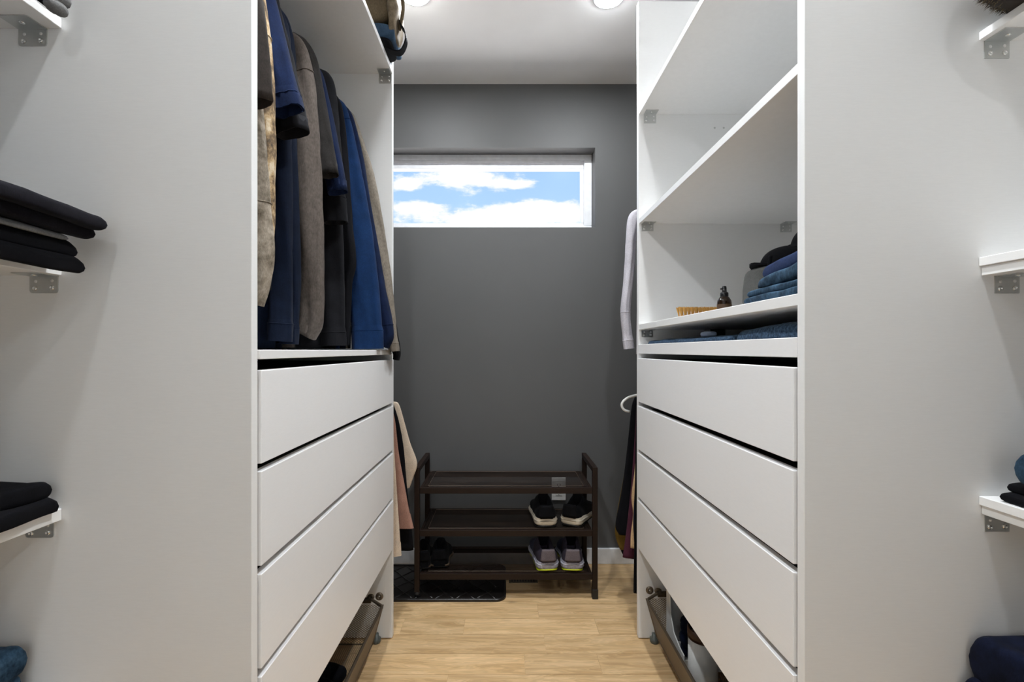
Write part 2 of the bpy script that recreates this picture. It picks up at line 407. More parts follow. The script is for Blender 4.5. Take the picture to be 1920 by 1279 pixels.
# ---------------------------------------------------------------- recessed downlights
def downlight(x, y, label, power=None):
    t = thing('ceiling_light', (x, y, CEIL), label, 'light', 'recessed downlights')
    MB().rings([[(x+r*math.cos(2*PI*k/40), y+r*math.sin(2*PI*k/40), z) for k in range(40)] for r, z in ((.060, CEIL+.0), (.060, CEIL-.004), (.054, CEIL-.006), (.050, CEIL-.003))], 0, False, False).build('trim_ring', 'trim', t)
    MB().lathe(x, y, [(.050, CEIL-.0005), (.050, CEIL-.003), (.046, CEIL-.010), (.036, CEIL-.015), (.018, CEIL-.018), (.001, CEIL-.019)]).build('lens', 'lens', t)
    ld = bpy.data.lights.new('lamp', 'AREA'); ld.shape = 'DISK'; ld.size = .066; ld.energy = power or LAMP_POWER; ld.color = LAMP_COL if y > -2 else (.84, .94, 1.0); ld.spread = 2.5 if power is not None and power < 12 else PI
    lo = bpy.data.objects.new('lamp', ld); C.objects.link(lo); lo.parent = t; lo.location = (0, 0, -.022)
    return t
LY = 1.812
BED_FILL_POWER = 12  # unseen bedroom lamps, added to send fill light through the doorway
for bx_, by_ in ((-1.2, -2.6), (1.2, -2.6), (-1.2, -4.2), (1.2, -4.2)): downlight(bx_, by_, 'added unseen bedroom fill light on the %s, %s the closet doorway' % ('left' if bx_ < 0 else 'right', 'nearer' if by_ > -3 else 'farther from'), BED_FILL_POWER)
downlight(.392, LY, 'round recessed ceiling light on the right, beside the right-hand unit')
downlight(-.338, LY-.015, 'round recessed ceiling light on the left, next to the tan bag')
downlight(.392, .75, 'round recessed ceiling light on the right, above the near drawer ends', 8.3)
downlight(-.338, .75, 'round recessed ceiling light on the left, above the near drawer ends', 8.3)
downlight(.392, -.35, 'round recessed ceiling light on the right, behind the camera', 1.8)
downlight(-.338, -.35, 'round recessed ceiling light on the left, behind the camera', 1.8)

# ---------------------------------------------------------------- wardrobe carcasses
def bracket(parent, x0, x1, yp, zt, side=1, rounded=True, hgt=.029, dep=.034):
    """angle bracket: plate on the panel face at yp (panel lies beyond), plate under the shelf at zt"""
    c = .004 if rounded else .0006
    w = abs(x1-x0); xa, xb = min(x0, x1), max(x0, x1); z0 = zt-hgt
    b = MB()
    poly = [(xa, zt)]+[(xa+c-c*math.cos(a), z0+c-c*math.sin(a)) for a in (0, PI/4, PI/2)]+[(xb-c+c*math.sin(a), z0+c-c*math.cos(a)) for a in (0, PI/4, PI/2)]+[(xb, zt)]
    b.prism(poly, 'y', yp-.0016, yp-.0001)
    poly = [(xa, yp)]+[(xa+c-c*math.cos(a), yp-dep+c-c*math.sin(a)) for a in (0, PI/4, PI/2)]+[(xb-c+c*math.sin(a), yp-dep+c-c*math.cos(a)) for a in (0, PI/4, PI/2)]+[(xb, yp)]
    b.prism(poly, 'z', zt-.0016, zt-.0001)
    br = b.build('bracket', 'zinc', parent)
    for u, v in ((.2, .26), (.8, .30)):
        cx, cz = xa+w*u, z0+hgt*v; s = MB()
        s.rings([[(cx+r*math.cos(2*PI*k/14), y, cz+r*math.sin(2*PI*k/14)) for k in range(14)] for r, y in ((.0042, yp-.0015), (.004, yp-.0032), (.0022, yp-.004), (.0015, yp-.0028))])
        s.build('screw', 'screw', br)
    for u in (.5,):
        cx, cy = xa+w*u, yp-dep*.55; s = MB()
        s.lathe(cx, cy, [(.0042, zt-.0015), (.004, zt-.003), (.002, zt-.0038)], n=14); s.build('screw', 'screw', br)
    for u, v in ((.22, .66), (.8, .70)):
        hs = MB(); hs.rings([[(xa+w*u+.0026*math.cos(2*PI*k/12), y, z0+hgt*v+.0026*math.sin(2*PI*k/12)) for k in range(12)] for y in (yp-.0015, yp-.0019)])
        hs.build('screw_hole', 'panel', br)
    return br

def board(parent, name, x0, x1, y0, y1, z0, z1, m='panel', bevel=.0008): return MB().box(x0, x1, y0, y1, z0, z1).build(name, m, parent, bevel=bevel, seg=1)

def drawer(parent, sgn, xf, z0, z1, k):
    y0, y1 = N1+.003, F0-.003
    xo, xi = xf-sgn*.005, xf+sgn*.013
    d = MB().box(xo, xi, y0, y1, z0, z1).build('drawer', 'front', parent, bevel=.0012)
    b = MB(); bx0, bx1 = xi, xi+sgn*.50; h0, h1 = z0+.006, z1-.012 if k else z1-.004
    t = .012
    b.box(bx0, bx1, y0+.008, y0+.008+t, h0, h1).box(bx0, bx1, y1-.008-t, y1-.008, h0, h1).box(bx1-sgn*t, bx1, y0+.02, y1-.02, h0, h1).box(bx0, bx1, y0+.02, y1-.02, h0, h0+.008)
    b.build('drawer_box', 'liner_shade', d)
    c = MB().box(bx0+sgn*.006, bx1-sgn*.02, y0+.022, y1-.022, h0+.01, h1-.008).build('drawer_contents', 'liner_shade', d, label='dark clothes block inside the drawer, with the gap shade painted in')
    return d

def basket(parent, sgn, xr, xb, ya, yb, zr, zb):
    """pull-out wire basket; rim at xr/zr, bottom at xb/zb"""
    xe = (WL+.05) if sgn < 0 else (WR-.05)
    s = MB(); ins = .03
    R = [(xr, ya, zr), (xr, yb, zr), (xe, yb, zr), (xe, ya, zr)]
    xeb = xe-sgn*ins
    B = [(xb, ya+ins, zb), (xb, yb-ins, zb), (xeb, yb-ins, zb), (xeb, ya+ins, zb)]
    # walls: near, far, back; floor
    def quad(a, b_, c, d, uv):
        s.add([a, b_, c, d], [(0, 1, 2, 3)], 0); s.uv[len(s.f)-1] = uv
    uxz = lambda v: (v[0], v[2]); uyz = lambda v: (v[1], v[2]); uxy = lambda v: (v[1], v[0])
    quad(R[1], R[2], B[2], B[1], uxz); quad(R[0], R[3], B[3], B[0], uxz); quad(R[2], R[3], B[3], B[2], uyz); quad(B[0], B[1], B[2], B[3], uxy)
    bo = s.build('wire_basket', 'wiremesh', parent)
    # front wall as finer, solid looking metal, 2 mm thick
    f = MB(); t = sgn*.002
    f.add([R[0], R[1], B[1], B[0], (R[0][0]+t, R[0][1], R[0][2]), (R[1][0]+t, R[1][1], R[1][2]), (B[1][0]+t, B[1][1], B[1][2]), (B[0][0]+t, B[0][1], B[0][2])],
          [(0, 1, 2, 3), (7, 6, 5, 4), (0, 4, 5, 1), (1, 5, 6, 2), (2, 6, 7, 3), (3, 7, 4, 0)])
    f.build('basket_front', 'bronzedark', bo)
    rim = MB(); cz = zr; c = .045
    pts = [(xr, ya+c*.6, cz), (xr, yb-c*.4, cz), (xr+sgn*.006, yb-c*.12, cz), (xr+sgn*c, yb+.012, cz+.012), (xr+sgn*(c+.04), yb+.016, cz+.014), (xe, yb+.016, cz+.014), (xe, ya-.016, cz+.014), (xr+sgn*(c+.04), ya-.016, cz+.014), (xr+sgn*c, ya-.012, cz+.012), (xr+sgn*.006, ya+c*.12, cz)]
    rim.tube(pts, .0052, closed=True, n=10); rim.build('basket_rim', 'bronze', bo)
    bt = MB(); bt.tube([(B[i][0], B[i][1], B[i][2]) for i in range(4)], .0028, closed=True, n=8)
    for i in range(1, 3): bt.tube([R[i], B[i]], .0026, n=8)
    for k in range(1, 8):
        x = xb+(xeb-xb)*k/8; bt.tube([(x, ya+ins, zb-.002), (x, yb-ins, zb-.002)], .0018, n=6)
    bt.build('basket_frame', 'bronze', bo)
    for yy in (yb+.014, ya-.014):
        rl = MB(); cx = xr+sgn*.017; r0 = .0085
        rl.tube([(cx+r0*math.cos(a), yy, cz+.022+r0*math.sin(a)) for a in [2*PI*k/16 for k in range(16)]], .0058, closed=True, n=8)
        rl.tube([(cx+sgn*.03+r0*math.cos(a), yy, cz+.020+r0*.6*math.sin(a)) for a in [2*PI*k/16 for k in range(16)]], .0052, closed=True, n=8)
        rl.build('basket_hook', 'bronze', bo)
    for yy in (yb+.03, ya-.03):
        MB().box(xr+sgn*.05, xe, yy-.006, yy+.006, cz-.008, cz+.006).build('basket_runner', 'bronze', bo)
    return bo

# left drawer bay
UL = thing('wardrobe_unit', ((XL+WL)/2, 1.3, 0), 'white open wardrobe bay on the left with hanging clothes over four drawers and a basket', 'wardrobe')
g = .002
board(UL, 'side_panel', XL, WL+g, N0, N1, 0, PTOP); board(UL, 'side_panel', XL, WL+g, F0, F1, .004, PTOP)
board(UL, 'back_panel', WL+.001, WL+.009, N1, F0, .004, PTOP)
TS0, TS1 = 2.087, 2.105
board(UL, 'shelf', XL+.002, WL+.01, N1, F0, TS0, TS1)
board(UL, 'shelf', XL+.004, WL+.01, N1, F0, 1.051, 1.067)
bracket(UL, PX(711, F0), PX(734, F0), F0, TS0, rounded=False, hgt=.036)
for k, (a, c) in enumerate(((.874, 1.032), (.701, .861), (.527, .687), (.337, .513))): drawer(UL, -1, XL, a, c, k)
MB().tube([(-.72, N1, 2.035), (-.72, F0, 2.035)], .0125, n=16).build('hanging_rod', 'chrome', UL)
basket(UL, -1, -.428, -.458, .87, 1.685, .173, .052)
MB().lathe(-.470, 1.752, [(.014, 0), (.016, .004), (.016, .016), (.009, .018), (.009, .032)], n=18).build('levelling_foot', 'levelfoot', UL)
# right drawer bay
UR = thing('wardrobe_unit', ((XR+WR)/2, 1.3, 0), 'white open wardrobe bay on the right with shelves over four drawers and a basket', 'wardrobe')
board(UR, 'side_panel', XR, WR-g, N0, N1, 0, PTOP); board(UR, 'side_panel', XR, WR-g, F0, F1, .004, PTOP)
board(UR, 'back_panel', WR-.001, WR-.009, N1, F0, .004, PTOP)
RS = [(1.938, 1.956), (1.533, 1.552), (1.142, 1.162)]
for a, c in RS: board(UR, 'shelf', XR+.002, WR-.01, N1, F0, a, c)
bracket(UR, PX(1207, F0), PX(1230, F0), F0, RS[0][0], rounded=False, hgt=.034)
bracket(UR, PX(1203, F0), PX(1225, F0), F0, RS[1][0], rounded=False, hgt=.027)
bracket(UR, PX(1463, F0), PX(1484, F0), F0, RS[1][0], rounded=False, hgt=.031)
bracket(UR, PX(1203, F0), PX(1224, F0), F0, RS[2][0], rounded=False, hgt=.027)
tr = MB().box(XR, XR+.018, N1+.001, F0-.001, 1.054, 1.088).build('tray', 'front', UR, bevel=.001, label='shallow pull-out tray with a white front rail')
MB().box(XR+.018, WR-.03, N1+.001, F0-.001, 1.056, 1.066).build('tray_base', 'panel', tr)
for k, (a, c) in enumerate(((.878, 1.037), (.704, .8625), (.53, .690), (.343, .516))): drawer(UR, 1, XR, a, c, k)
basket(UR, 1, .508, .538, .87, 1.728, .173, .052)
for px in (1340, 1357):
    hl = MB(); hl.rings([[(PX(px, F0)+.0035*math.cos(2*PI*k/12), y, PZ(240, F0)+.0035*math.sin(2*PI*k/12)) for k in range(12)] for y in (F0-.0006, F0-.0001)])
    hl.build('screw_hole', 'zinc', UR)
MB().lathe(.545, 1.752, [(.014, 0), (.016, .004), (.016, .016), (.009, .018), (.009, .032)], n=18).build('levelling_foot', 'levelfoot', UR)

# near bays with open shelves, their end panels stand just behind the camera
NB = -.20
SL = thing('shelving_unit', ((WL-.73)/2, .3, 0), 'shallow white open shelves on the left holding folded dark clothes, nearest the camera', 'shelving')
board(SL, 'side_panel', XL, WL+g, NB-.019, NB, 0, PTOP); board(SL, 'back_panel', WL+.001, WL+.009, NB, N0, .004, PTOP)
xs = -.729
for a, c in ((1.995, 2.013), (1.595, 1.612), (1.189, 1.207), (.787, .806), (.45, .468)): board(SL, 'shelf', xs, WL+.01, NB, N0-.0005, a, c)
bracket(SL, PX(36, N0), PX(89, N0), N0, 1.595); bracket(SL, PX(57, N0), PX(110, N0), N0, 1.189); bracket(SL, PX(49, N0), PX(102, N0), N0, .787)
SR = thing('shelving_unit', ((WR+.78)/2, .3, 0), 'shallow white open shelves on the right with doubled boards and jeans, nearest the camera', 'shelving')
board(SR, 'side_panel', XR, WR-g, NB-.019, NB, 0, PTOP); board(SR, 'back_panel', WR-.001, WR-.009, NB, N0, .004, PTOP)
xr_ = .779
for a, c in ((1.975, 1.993), (1.575, 1.589), (1.204, 1.2185), (.812, .8265), (.45, .468)): board(SR, 'shelf', xr_, WR-.01, NB, N0-.0005, a, c)
for a, c in ((1.1885, 1.2038), (.797, .8118)): board(SR, 'shelf_support', xr_+.004, WR-.012, NB, N0-.0007, a, c)
bracket(SR, PX(1845, N0), PX(1891, N0), N0, 1.575, rounded=False); bracket(SR, PX(1864, N0), PX(1910, N0), N0, 1.1885, rounded=False); bracket(SR, PX(1845, N0), PX(1891, N0), N0, .797, rounded=False)

# rods in the far nook (upper and lower, each side)
rods = []
for x, z, lb in ((-.72, 1.78, 'upper left chrome closet rod beyond the drawer bay'), (-.72, .95, 'lower left chrome closet rod beyond the drawer bay'), (.76, 1.78, 'upper right chrome closet rod carrying the lilac shirt'), (.76, .95, 'lower right chrome closet rod carrying dark clothes')):
    tag(MB().tube([(x, F1, z), (x, BACK, z)], .0125, n=16).build('closet_rod', 'chrome'), lb, 'rod', 'chrome rods in the far nook')

# ---------------------------------------------------------------- hanging garments
def hanger_mesh(name, cx, Y, zrod, zneck, hw, mat, label, drop=.07, r=.0035, tipup=False):
    b = MB()
    hook = [(cx, Y, zneck+.005), (cx, Y, zrod-.03), (cx+.018, Y, zrod-.012), (cx+.0185, Y, zrod+.004), (cx+.010, Y, zrod+.0165), (cx-.004, Y, zrod+.0175), (cx-.016, Y, zrod+.008)]
    b.tube(smooth_path(hook, 4), .0022, n=8)
    arm = [(cx-hw, Y, zneck-drop), (cx-hw*.5, Y, zneck-drop*.42), (cx, Y, zneck+.005), (cx+hw*.5, Y, zneck-drop*.42), (cx+hw, Y, zneck-drop)]
    if tipup:
        arm = [(cx-hw+.03, Y, zneck-drop-.055), (cx-hw+.006, Y, zneck-drop-.047), (cx-hw-.004, Y, zneck-drop-.025), (cx-hw+.012, Y, zneck-drop-.002), (cx-hw*.75, Y, zneck-drop*.62), (cx, Y, zneck+.005), (cx+hw*.75, Y, zneck-drop*.62), (cx+hw, Y, zneck-drop-.02), (cx+hw-.03, Y, zneck-drop-.055), (cx, Y, zneck-drop-.055), (cx-hw+.06, Y, zneck-drop-.055)]
    b.tube(smooth_path(arm, 4), r, n=10)
    return tag(b.build(name, mat), label, 'hanger')

def body_rings(cx, Y, zn, xs_half, zs, ztop_drop, hem, w_hem, dep, seed, n=56, fold=.35):
    rings = []
    tab = [(zn, .035), (zn-.012, .075), (zn-ztop_drop*.5, xs_half*.62), (zn-ztop_drop, xs_half*.93), (zn-ztop_drop-.03, xs_half), (zn-.35, xs_half*1.0), (hem, w_hem)]
    levels = [zn, zn-.006, zn-.014, zn-.024, zn-ztop_drop*.5, zn-ztop_drop*.75, zn-ztop_drop, zn-ztop_drop-.012, zn-ztop_drop-.03]
    z = levels[-1]
    while z > hem+.03: z -= .03; levels.append(z)
    levels.append(hem)
    tt = sorted([(-a, b) for a, b in tab])
    for z in levels:
        a = interp(tt, -z); k = min(1, (zn-z)/.5); d = dep*(.55+.45*min(1, (zn-z)/.08))
        ring = []
        for i in range(n):
            t = 2*PI*i/n; c, s = math.cos(t), math.sin(t)
            x = a*math.copysign(abs(c)**.8, c)
            f = noise.noise(Vector((x*22+seed, z*1.6, seed*3+ (1 if s > 0 else -1))))*fold*2*k
            y = d*math.copysign(abs(s)**.7, s)*(1+f)+.006*k*noise.noise(Vector((x*9, z*2, seed)))
            ring.append((cx+x, Y+y, z))
        rings.append(ring)
    return rings

def sleeve_rings(path, w, d, seed, sgn, n=26, hemdepth=.03):
    """path: outer-edge points (x,y,z) from shoulder to hem; sgn=+1 outer edge on +x side"""
    pts = smooth_path(path, 5); L = len(pts)-1; rings = []
    for i, p in enumerate(pts):
        t = i/L; hw = interp(w, t); hd = interp(d, t)
        dn = (pts[min(i+1, L)]-pts[max(i-1, 0)]).normalized()
        a = Vector((-dn.z, 0, dn.x))*sgn           # inward direction across the sleeve
        if a.x*sgn > 0: a = -a
        # keep rings close to level so the shoulder does not fan out
        c = p+a*hw; ring = []
        for k in range(n):
            q = 2*PI*k/n; cs, sn = math.cos(q), math.sin(q)
            f = 1+.42*noise.noise(Vector((cs*2.6+seed, p.z*5, sn*2.4+seed)))*min(1, t*3)
            yy = hd*sn*f+.0035*math.sin(q*3+seed+p.z*9)*t
            v = c-a*hw*cs; wr = .0030*noise.noise(Vector((cs*3+seed, p.z*16+sn*2, seed)))*min(1, t*4)
            ring.append((v.x+wr*cs*-sgn*-1, v.y+yy+wr*sn, v.z))
        rings.append(ring)
    # turned-in hem
    last = rings[-1]; c = Vector((sum(p[0] for p in last)/n, sum(p[1] for p in last)/n, sum(p[2] for p in last)/n))
    for sc, up in ((.93, 0), (.88, hemdepth), (.5, hemdepth*1.3)):
        rings.append([tuple(c+(Vector(p)-c)*sc+Vector((0, 0, up))) for p in last])
    return rings

def cuff_band(path, w, d, seed, sgn, t0, t1, grow=1.08):
    r = sleeve_rings(path, w, d, seed, sgn); m = len(r)-3
    i0, i1 = int((m-1)*t0), int((m-1)*t1); out = []
    for i in range(i0, i1+1):
        n = len(r[i]); c = Vector((sum(p[0] for p in r[i])/n, sum(p[1] for p in r[i])/n, sum(p[2] for p in r[i])/n))
        e = grow if i not in (i0,) else 1.0
        out.append([tuple(c+(Vector(p)-c)*e) for p in r[i]])
    return out

def shirt(name, label, cat, Y, mat, outer, w, d=None, cx=-.72, side=1, zn=1.975, hem=1.30, half=None, cuff=None, seam=None, cuffmat=None, group='clothes on the upper left rod', zrod=2.035, bodyw=None, dep=.023, hanger=True, short=False):
    seed = Y*17.3
    path = [P(px, py, Y) for px, py in outer]
    d = d or [(0, .020), (.3, .024), (1, .024)]
    xs = path[0][0]; half = half or max(.15, abs(xs-cx)); zsh = path[0][2]
    zn_ = max(zn, zsh+.045) if zn is None else zn
    t = thing(name, (cx, Y, min(hem, path[-1][2])), label, cat, group)
    drop = max(.05, min(.13, zn_-zsh+.01))
    MB().rings(body_rings(cx, Y, zn_, half, zsh, drop, hem, bodyw or half*1.02, dep, seed)).build('body', mat, t)
    for s in (side, -side):
        pp = path if s == side else [(2*cx-p[0], p[1], p[2]) for p in path]
        if s != side:                      # far sleeve hangs closer to the body so that it stays inside the bay
            lim = .30; pp = [(max(cx-lim, p[0]) if s < 0 else min(cx+lim, p[0]), p[1], p[2]) for p in pp]
        sl = MB().rings(sleeve_rings(pp, w, d, seed, s)).build('sleeve', mat, t)
        if cuff:
            r_ = cuff_band(pp, w, d, seed, s, cuff[0], cuff[1], 1.06)
            if len(r_) > 1: MB().tube([tuple(q) for q in r_[1]], .0016, closed=True, n=6).build('cuff_seam', cuffmat or mat, sl)
            MB().rings(cuff_band(pp, w, d, seed, s, cuff[0], cuff[1]), 0, False, False).build('cuff', cuffmat or mat, sl)
        if seam is not None:
            r = cuff_band(pp, w, d, seed, s, max(0, seam-.02), min(1, seam+.02), 1.03)[:2]
            if len(r) >= 1: MB().tube(r[-1], .0011, closed=True, n=6).build('seam', mat, sl)
    nb = []
    MB().rings([[(cx+.052*e*math.cos(2*PI*k/24), Y+.02*e*math.sin(2*PI*k/24), z) for k in range(24)] for e, z in ((1.35, zn_-.016), (1.1, zn_-.004), (.95, zn_+.004), (.8, zn_-.002), (.7, zn_-.02))], 0, False, False).build('collar', mat, t)
    if hanger:
        hanger_mesh('clothes_hanger', cx, Y, zrod, zn_+.006, .05, 'blackplastic', 'black hanger holding the '+' '.join(label.split(' on ')[0].split(' hanging')[0].split()[:11]), drop=.012)
    return t

F = {}
F['brown'] = fabric('brown_cotton', (.035, .028, .024)); F['camo'] = camo('brown_camouflage')
F['tan'] = fabric('washed_tan_denim', (.16, .12, .07), .6, 30, .3, 500, c2=(.42, .36, .29)); F['navy'] = fabric('navy_jersey', (.005, .012, .042))
F['char'] = fabric('charcoal_jersey', (.009, .009, .011)); F['black'] = fabric('black_jersey', (.0035, .0035, .005), sheen=.1)
F['inkblue'] = fabric('ink_blue_knit', (.005, .009, .022)); F['taupe'] = fabric('taupe_marl', (.10, .083, .072), .18, 60, .2, 350)
F['olive'] = fabric('charcoal_brown_jersey', (.021, .019, .018)); F['blue'] = fabric('royal_blue_fleece', (.0065, .024, .078), .18)
F['navy2'] = fabric('deep_navy_cotton', (.005, .011, .036)); F['beige'] = fabric('grey_beige_marl', (.18, .155, .125), .15, 60, .2, 350)
F['lilac'] = fabric('pale_lilac_cotton', (.50, .48, .52), .1); F['cream'] = fabric('cream_cotton', (.56, .46, .36), .08)
F['pink'] = fabric('dusty_pink_wool', (.30, .165, .125), .1); F['plum'] = fabric('plum_cotton', (.06, .016, .030), .15)
F['sand'] = fabric('sand_cotton', (.55, .38, .22), .12); F['mustard'] = fabric('mustard_cotton', (.12, .075, .015), .2)
F['denim'] = fabric('blue_denim', (.010, .032, .066), .6, 40, .3, 420, c2=(.040, .085, .14)); F['indigo'] = fabric('dark_indigo_denim', (.003, .005, .016), .5, 30)
F['towel'] = fabric('blue_terry_towel', (.018, .042, .08), .5, 160, .6, 260, c2=(.08, .14, .23)); F['grey'] = fabric('grey_knit', (.15, .15, .15), .2)
F['charknit'] = fabric('dark_charcoal_knit', (.007, .0065, .010), .35, 40); F['slate'] = fabric('slate_blue_cotton', (.020, .034, .09), .2)
F['tanbag'] = fabric('tan_canvas', (.12, .09, .055), .15, 30, .2, 380); F['greybag'] = fabric('grey_canvas', (.10, .10, .095), .1)
F['camel'] = fabric('camel_crumpled_cloth', (.16, .125, .085), .35, 40)
F['jeansblue'] = fabric('washed_blue_denim', (.035, .065, .11), .35, 26)

LW = [(0, .012), (.12, .034), (.5, .036), (1, .032)]
def W(a, b=None, c=None): return [(0, .012), (.15, a), (.6, b or a), (1, c or b or a)]
shirt('t_shirt', 'dark brown short-sleeved t-shirt nearest the left front panel', 't-shirt', .86, F['brown'], [(455, -140), (476, -60), (495, 20), (506, 110), (513, 190)], W(.03, .042), hem=1.35, short=True)
shirt('denim_jacket', 'washed tan denim jacket with a pale edge hanging below the brown t-shirt', 'jacket', .905, F['tan'], [(462, -120), (474, -20), (484, 120), (492, 215), (501, 300), (508, 400), (513, 480), (506, 530), (492, 575)], W(.035, .032, .025), hem=1.25, seam=.6)
shirt('camouflage_shirt', 'brown camouflage patterned long-sleeved shirt on the upper left rod', 'shirt', .955, F['camo'], [(474, -110), (493, -20), (505, 70), (511, 150), (515, 250), (516, 350), (515, 430), (510, 500)], W(.034, .030, .028), hem=1.25, seam=.3)
shirt('t_shirt', 'navy blue short-sleeved t-shirt behind the camouflage shirt', 't-shirt', 1.01, F['navy'], [(492, -90), (513, -15), (533, 65), (551, 140), (566, 202)], [(0, .012), (.2, .03), (.7, .034), (1, .032)], hem=1.25, cuff=(.86, 1))
shirt('t_shirt', 'charcoal t-shirt with a wide flared black sleeve behind the navy one', 't-shirt', 1.065, F['char'], [(506, -60), (524, 5), (541, 75), (556, 140), (570, 200), (579, 246)], [(0, .012), (.25, .028), (.6, .034), (1, .036)], hem=1.2)
shirt('sweater', 'black long-sleeved sweater with a folded blue-black cuff on left rod', 'sweater', 1.115, F['inkblue'], [(513, -5), (530, 22), (542, 60), (546, 130), (545, 230), (546, 350), (548, 470), (548, 560), (547, 600), (545, 641)], W(.03, .028, .024), hem=1.071, cuff=(.9, 1), dep=.02)
shirt('sweater', 'blue-black long-sleeved sweater squeezed beside the taupe hoodie', 'sweater', 1.165, F['inkblue'], [(526, 15), (542, 40), (552, 90), (555, 180), (557, 300), (560, 400), (562, 500), (559, 590), (556, 646)], W(.03, .026, .022), hem=1.071, cuff=(.9, 1), dep=.02)
shirt('hoodie', 'taupe marl hoodie with a long plain sleeve on left rod', 'hoodie', 1.22, F['taupe'], [(550, 62), (566, 74), (579, 100), (588, 145), (595, 195), (601, 290), (605, 390), (607, 480), (606, 560), (603, 610), (590, 638)], W(.036, .036, .028), hem=1.073, seam=.28)
shirt('t_shirt', 'brown-grey short-sleeved t-shirt with black shoulders right behind the taupe hoodie', 't-shirt', 1.285, F['olive'], [(556, 64), (575, 76), (592, 105), (603, 150), (614, 210), (625, 270), (634, 326)], [(0, .012), (.25, .030), (.6, .032), (1, .030)], hem=1.2)
shirt('t_shirt', 'dark navy t-shirt with a narrow pointed sleeve on left rod', 't-shirt', 1.34, F['navy2'], [(590, 118), (606, 140), (618, 190), (630, 250), (642, 305), (652, 358)], W(.026, .028), hem=1.2)
shirt('t_shirt', 'black short-sleeved t-shirt with a double-stitched hem on left rod', 't-shirt', 1.395, F['char'], [(600, 130), (617, 138), (629, 165), (636, 230), (641, 300), (646, 360), (650, 416)], W(.032, .032), hem=1.15, cuff=(.84, 1))
shirt('sweater', 'black long-sleeved sweater with a wide straight cuff standing on the shelf', 'sweater', 1.445, F['char'], [(604, 134), (622, 150), (633, 200), (638, 300), (641, 400), (645, 500), (647, 600), (648, 648)], W(.036, .038, .036), hem=1.071, cuff=(.905, 1))
shirt('jacket', 'thin black jacket with a bent sleeve left of the royal blue sweatshirt', 'jacket', 1.505, F['black'], [(626, 172), (640, 195), (649, 250), (655, 330), (660, 410), (667, 488), (660, 530), (657, 600), (655, 648)], W(.03, .03, .022), hem=1.071, hanger=True)
shirt('sweatshirt', 'royal blue sweatshirt with wide ribbed cuffs near the far end of the rod', 'sweatshirt', 1.56, F['blue'], [(634, 184), (648, 198), (659, 232), (668, 273), (681, 335), (694, 410), (705, 490), (712, 560), (716, 610), (717, 654)], W(.046, .055, .047), d=[(0, .02), (.3, .026), (1, .028)], hem=1.071, cuff=(.905, 1), seam=.2)
shirt('sweater', 'dark navy sweater between the royal blue sweatshirt and the grey-beige one', 'sweater', 1.62, F['navy2'], [(646, 196), (660, 214), (672, 255), (684, 310), (697, 390), (711, 470), (723, 540), (735, 600), (738, 632), (728, 654)], W(.035, .03, .02), hem=1.071, seam=.8)
shirt('sweater', 'grey-beige marl sweater farthest along the left rod, cuff hanging over the shelf', 'sweater', 1.67, F['beige'], [(650, 204), (664, 216), (677, 250), (691, 292), (706, 350), (720, 425), (732, 505), (739, 570), (743, 620), (747, 658)], W(.034, .03, .016), hem=1.073, cuff=(.94, 1))
shirt('jacket', 'black jacket at the very end of the left rod with a sleeve tip dangling', 'jacket', 1.722, F['black'], [(655, 215), (668, 232), (682, 280), (700, 360), (716, 440), (730, 520), (740, 590), (749, 640), (751, 662), (748, 676)], W(.03, .028, .011), hem=1.073)

# far nook, right: lilac shirt on the upper rod
shirt('shirt', 'pale lilac long-sleeved shirt hanging beside the right unit against the dark wall', 'shirt', 1.98, F['lilac'], [(1196, 392), (1184, 398), (1177, 412), (1174, 445), (1172, 490), (1168, 535), (1164, 578), (1166, 615), (1171, 655)], [(0, .010), (.15, .022), (.6, .020), (1, .018)], cx=.76, side=-1, zn=1.70, hem=1.05, half=.215, cuff=(.93, 1), seam=.78, zrod=1.78, group='clothes in the right nook')
# drapes (trousers, coats seen as hanging panels)
def drape(name, label, cat, Y, mat, outer, width, dep=.018, side=1, group=None, hemband=None):
    """flat hanging cloth; outer edge in photo coordinates at depth Y, extending `width` away from the aisle"""
    path = smooth_path([P(px, py, Y) for px, py in outer], 6); seed = Y*31+width
    rings = []; n = 40; L = len(path)-1
    for i, p in enumerate(path):
        k = i/L; ring = []
        for q in range(n):
            t = 2*PI*q/n; c, s = math.cos(t), math.sin(t)
            u = .5-.5*math.copysign(abs(c)**.75, c)        # 0 at the outer edge
            x = p.x-side*width*u
            f = 1+.5*k*noise.noise(Vector((u*width*26+seed, p.z*2.0, seed)))
            y = p.y+dep*math.copysign(abs(s)**.7, s)*f+.010*k*noise.noise(Vector((u*width*16, p.z*2, seed+5)))
            ring.append((x, y, p.z))
        rings.append(ring)
    b = MB().rings(rings)
    t = thing(name, (path[-1].x-side*width/2, Y, path[-1].z), label, cat, group)
    b.build('cloth', mat, t)
    if hemband:
        m = len(rings); i0 = int((m-1)*hemband); out = []
        for r in rings[i0:]:
            c = Vector((sum(p[0] for p in r)/n, sum(p[1] for p in r)/n, r[0][2])); out.append([(c.x+(p[0]-c.x)*1.012, c.y+(p[1]-c.y)*1.1, p[2]) for p in r])
        MB().rings(out, 0, False, False).build('hem', mat, t)
    # hook over the rod
    rx = -.72 if side > 0 else .76
    hanger_mesh('clothes_hanger', rx, Y, .95, path[0].z+.01, .05, 'blackplastic', 'black low hanger holding the '+' '.join(label.split(' in ')[0].split(' hanging')[0].split()[:10]), drop=.012)
    return t
gl = 'clothes on the lower left rod'
drape('trousers', 'cream trousers hanging nearest in the left nook, longest of the pale clothes', 'trousers', 1.85, F['cream'], [(730, 752), (736, 775), (740, 850), (745, 930), (749, 990), (752, 1042)], .30, group=gl, hemband=.9)
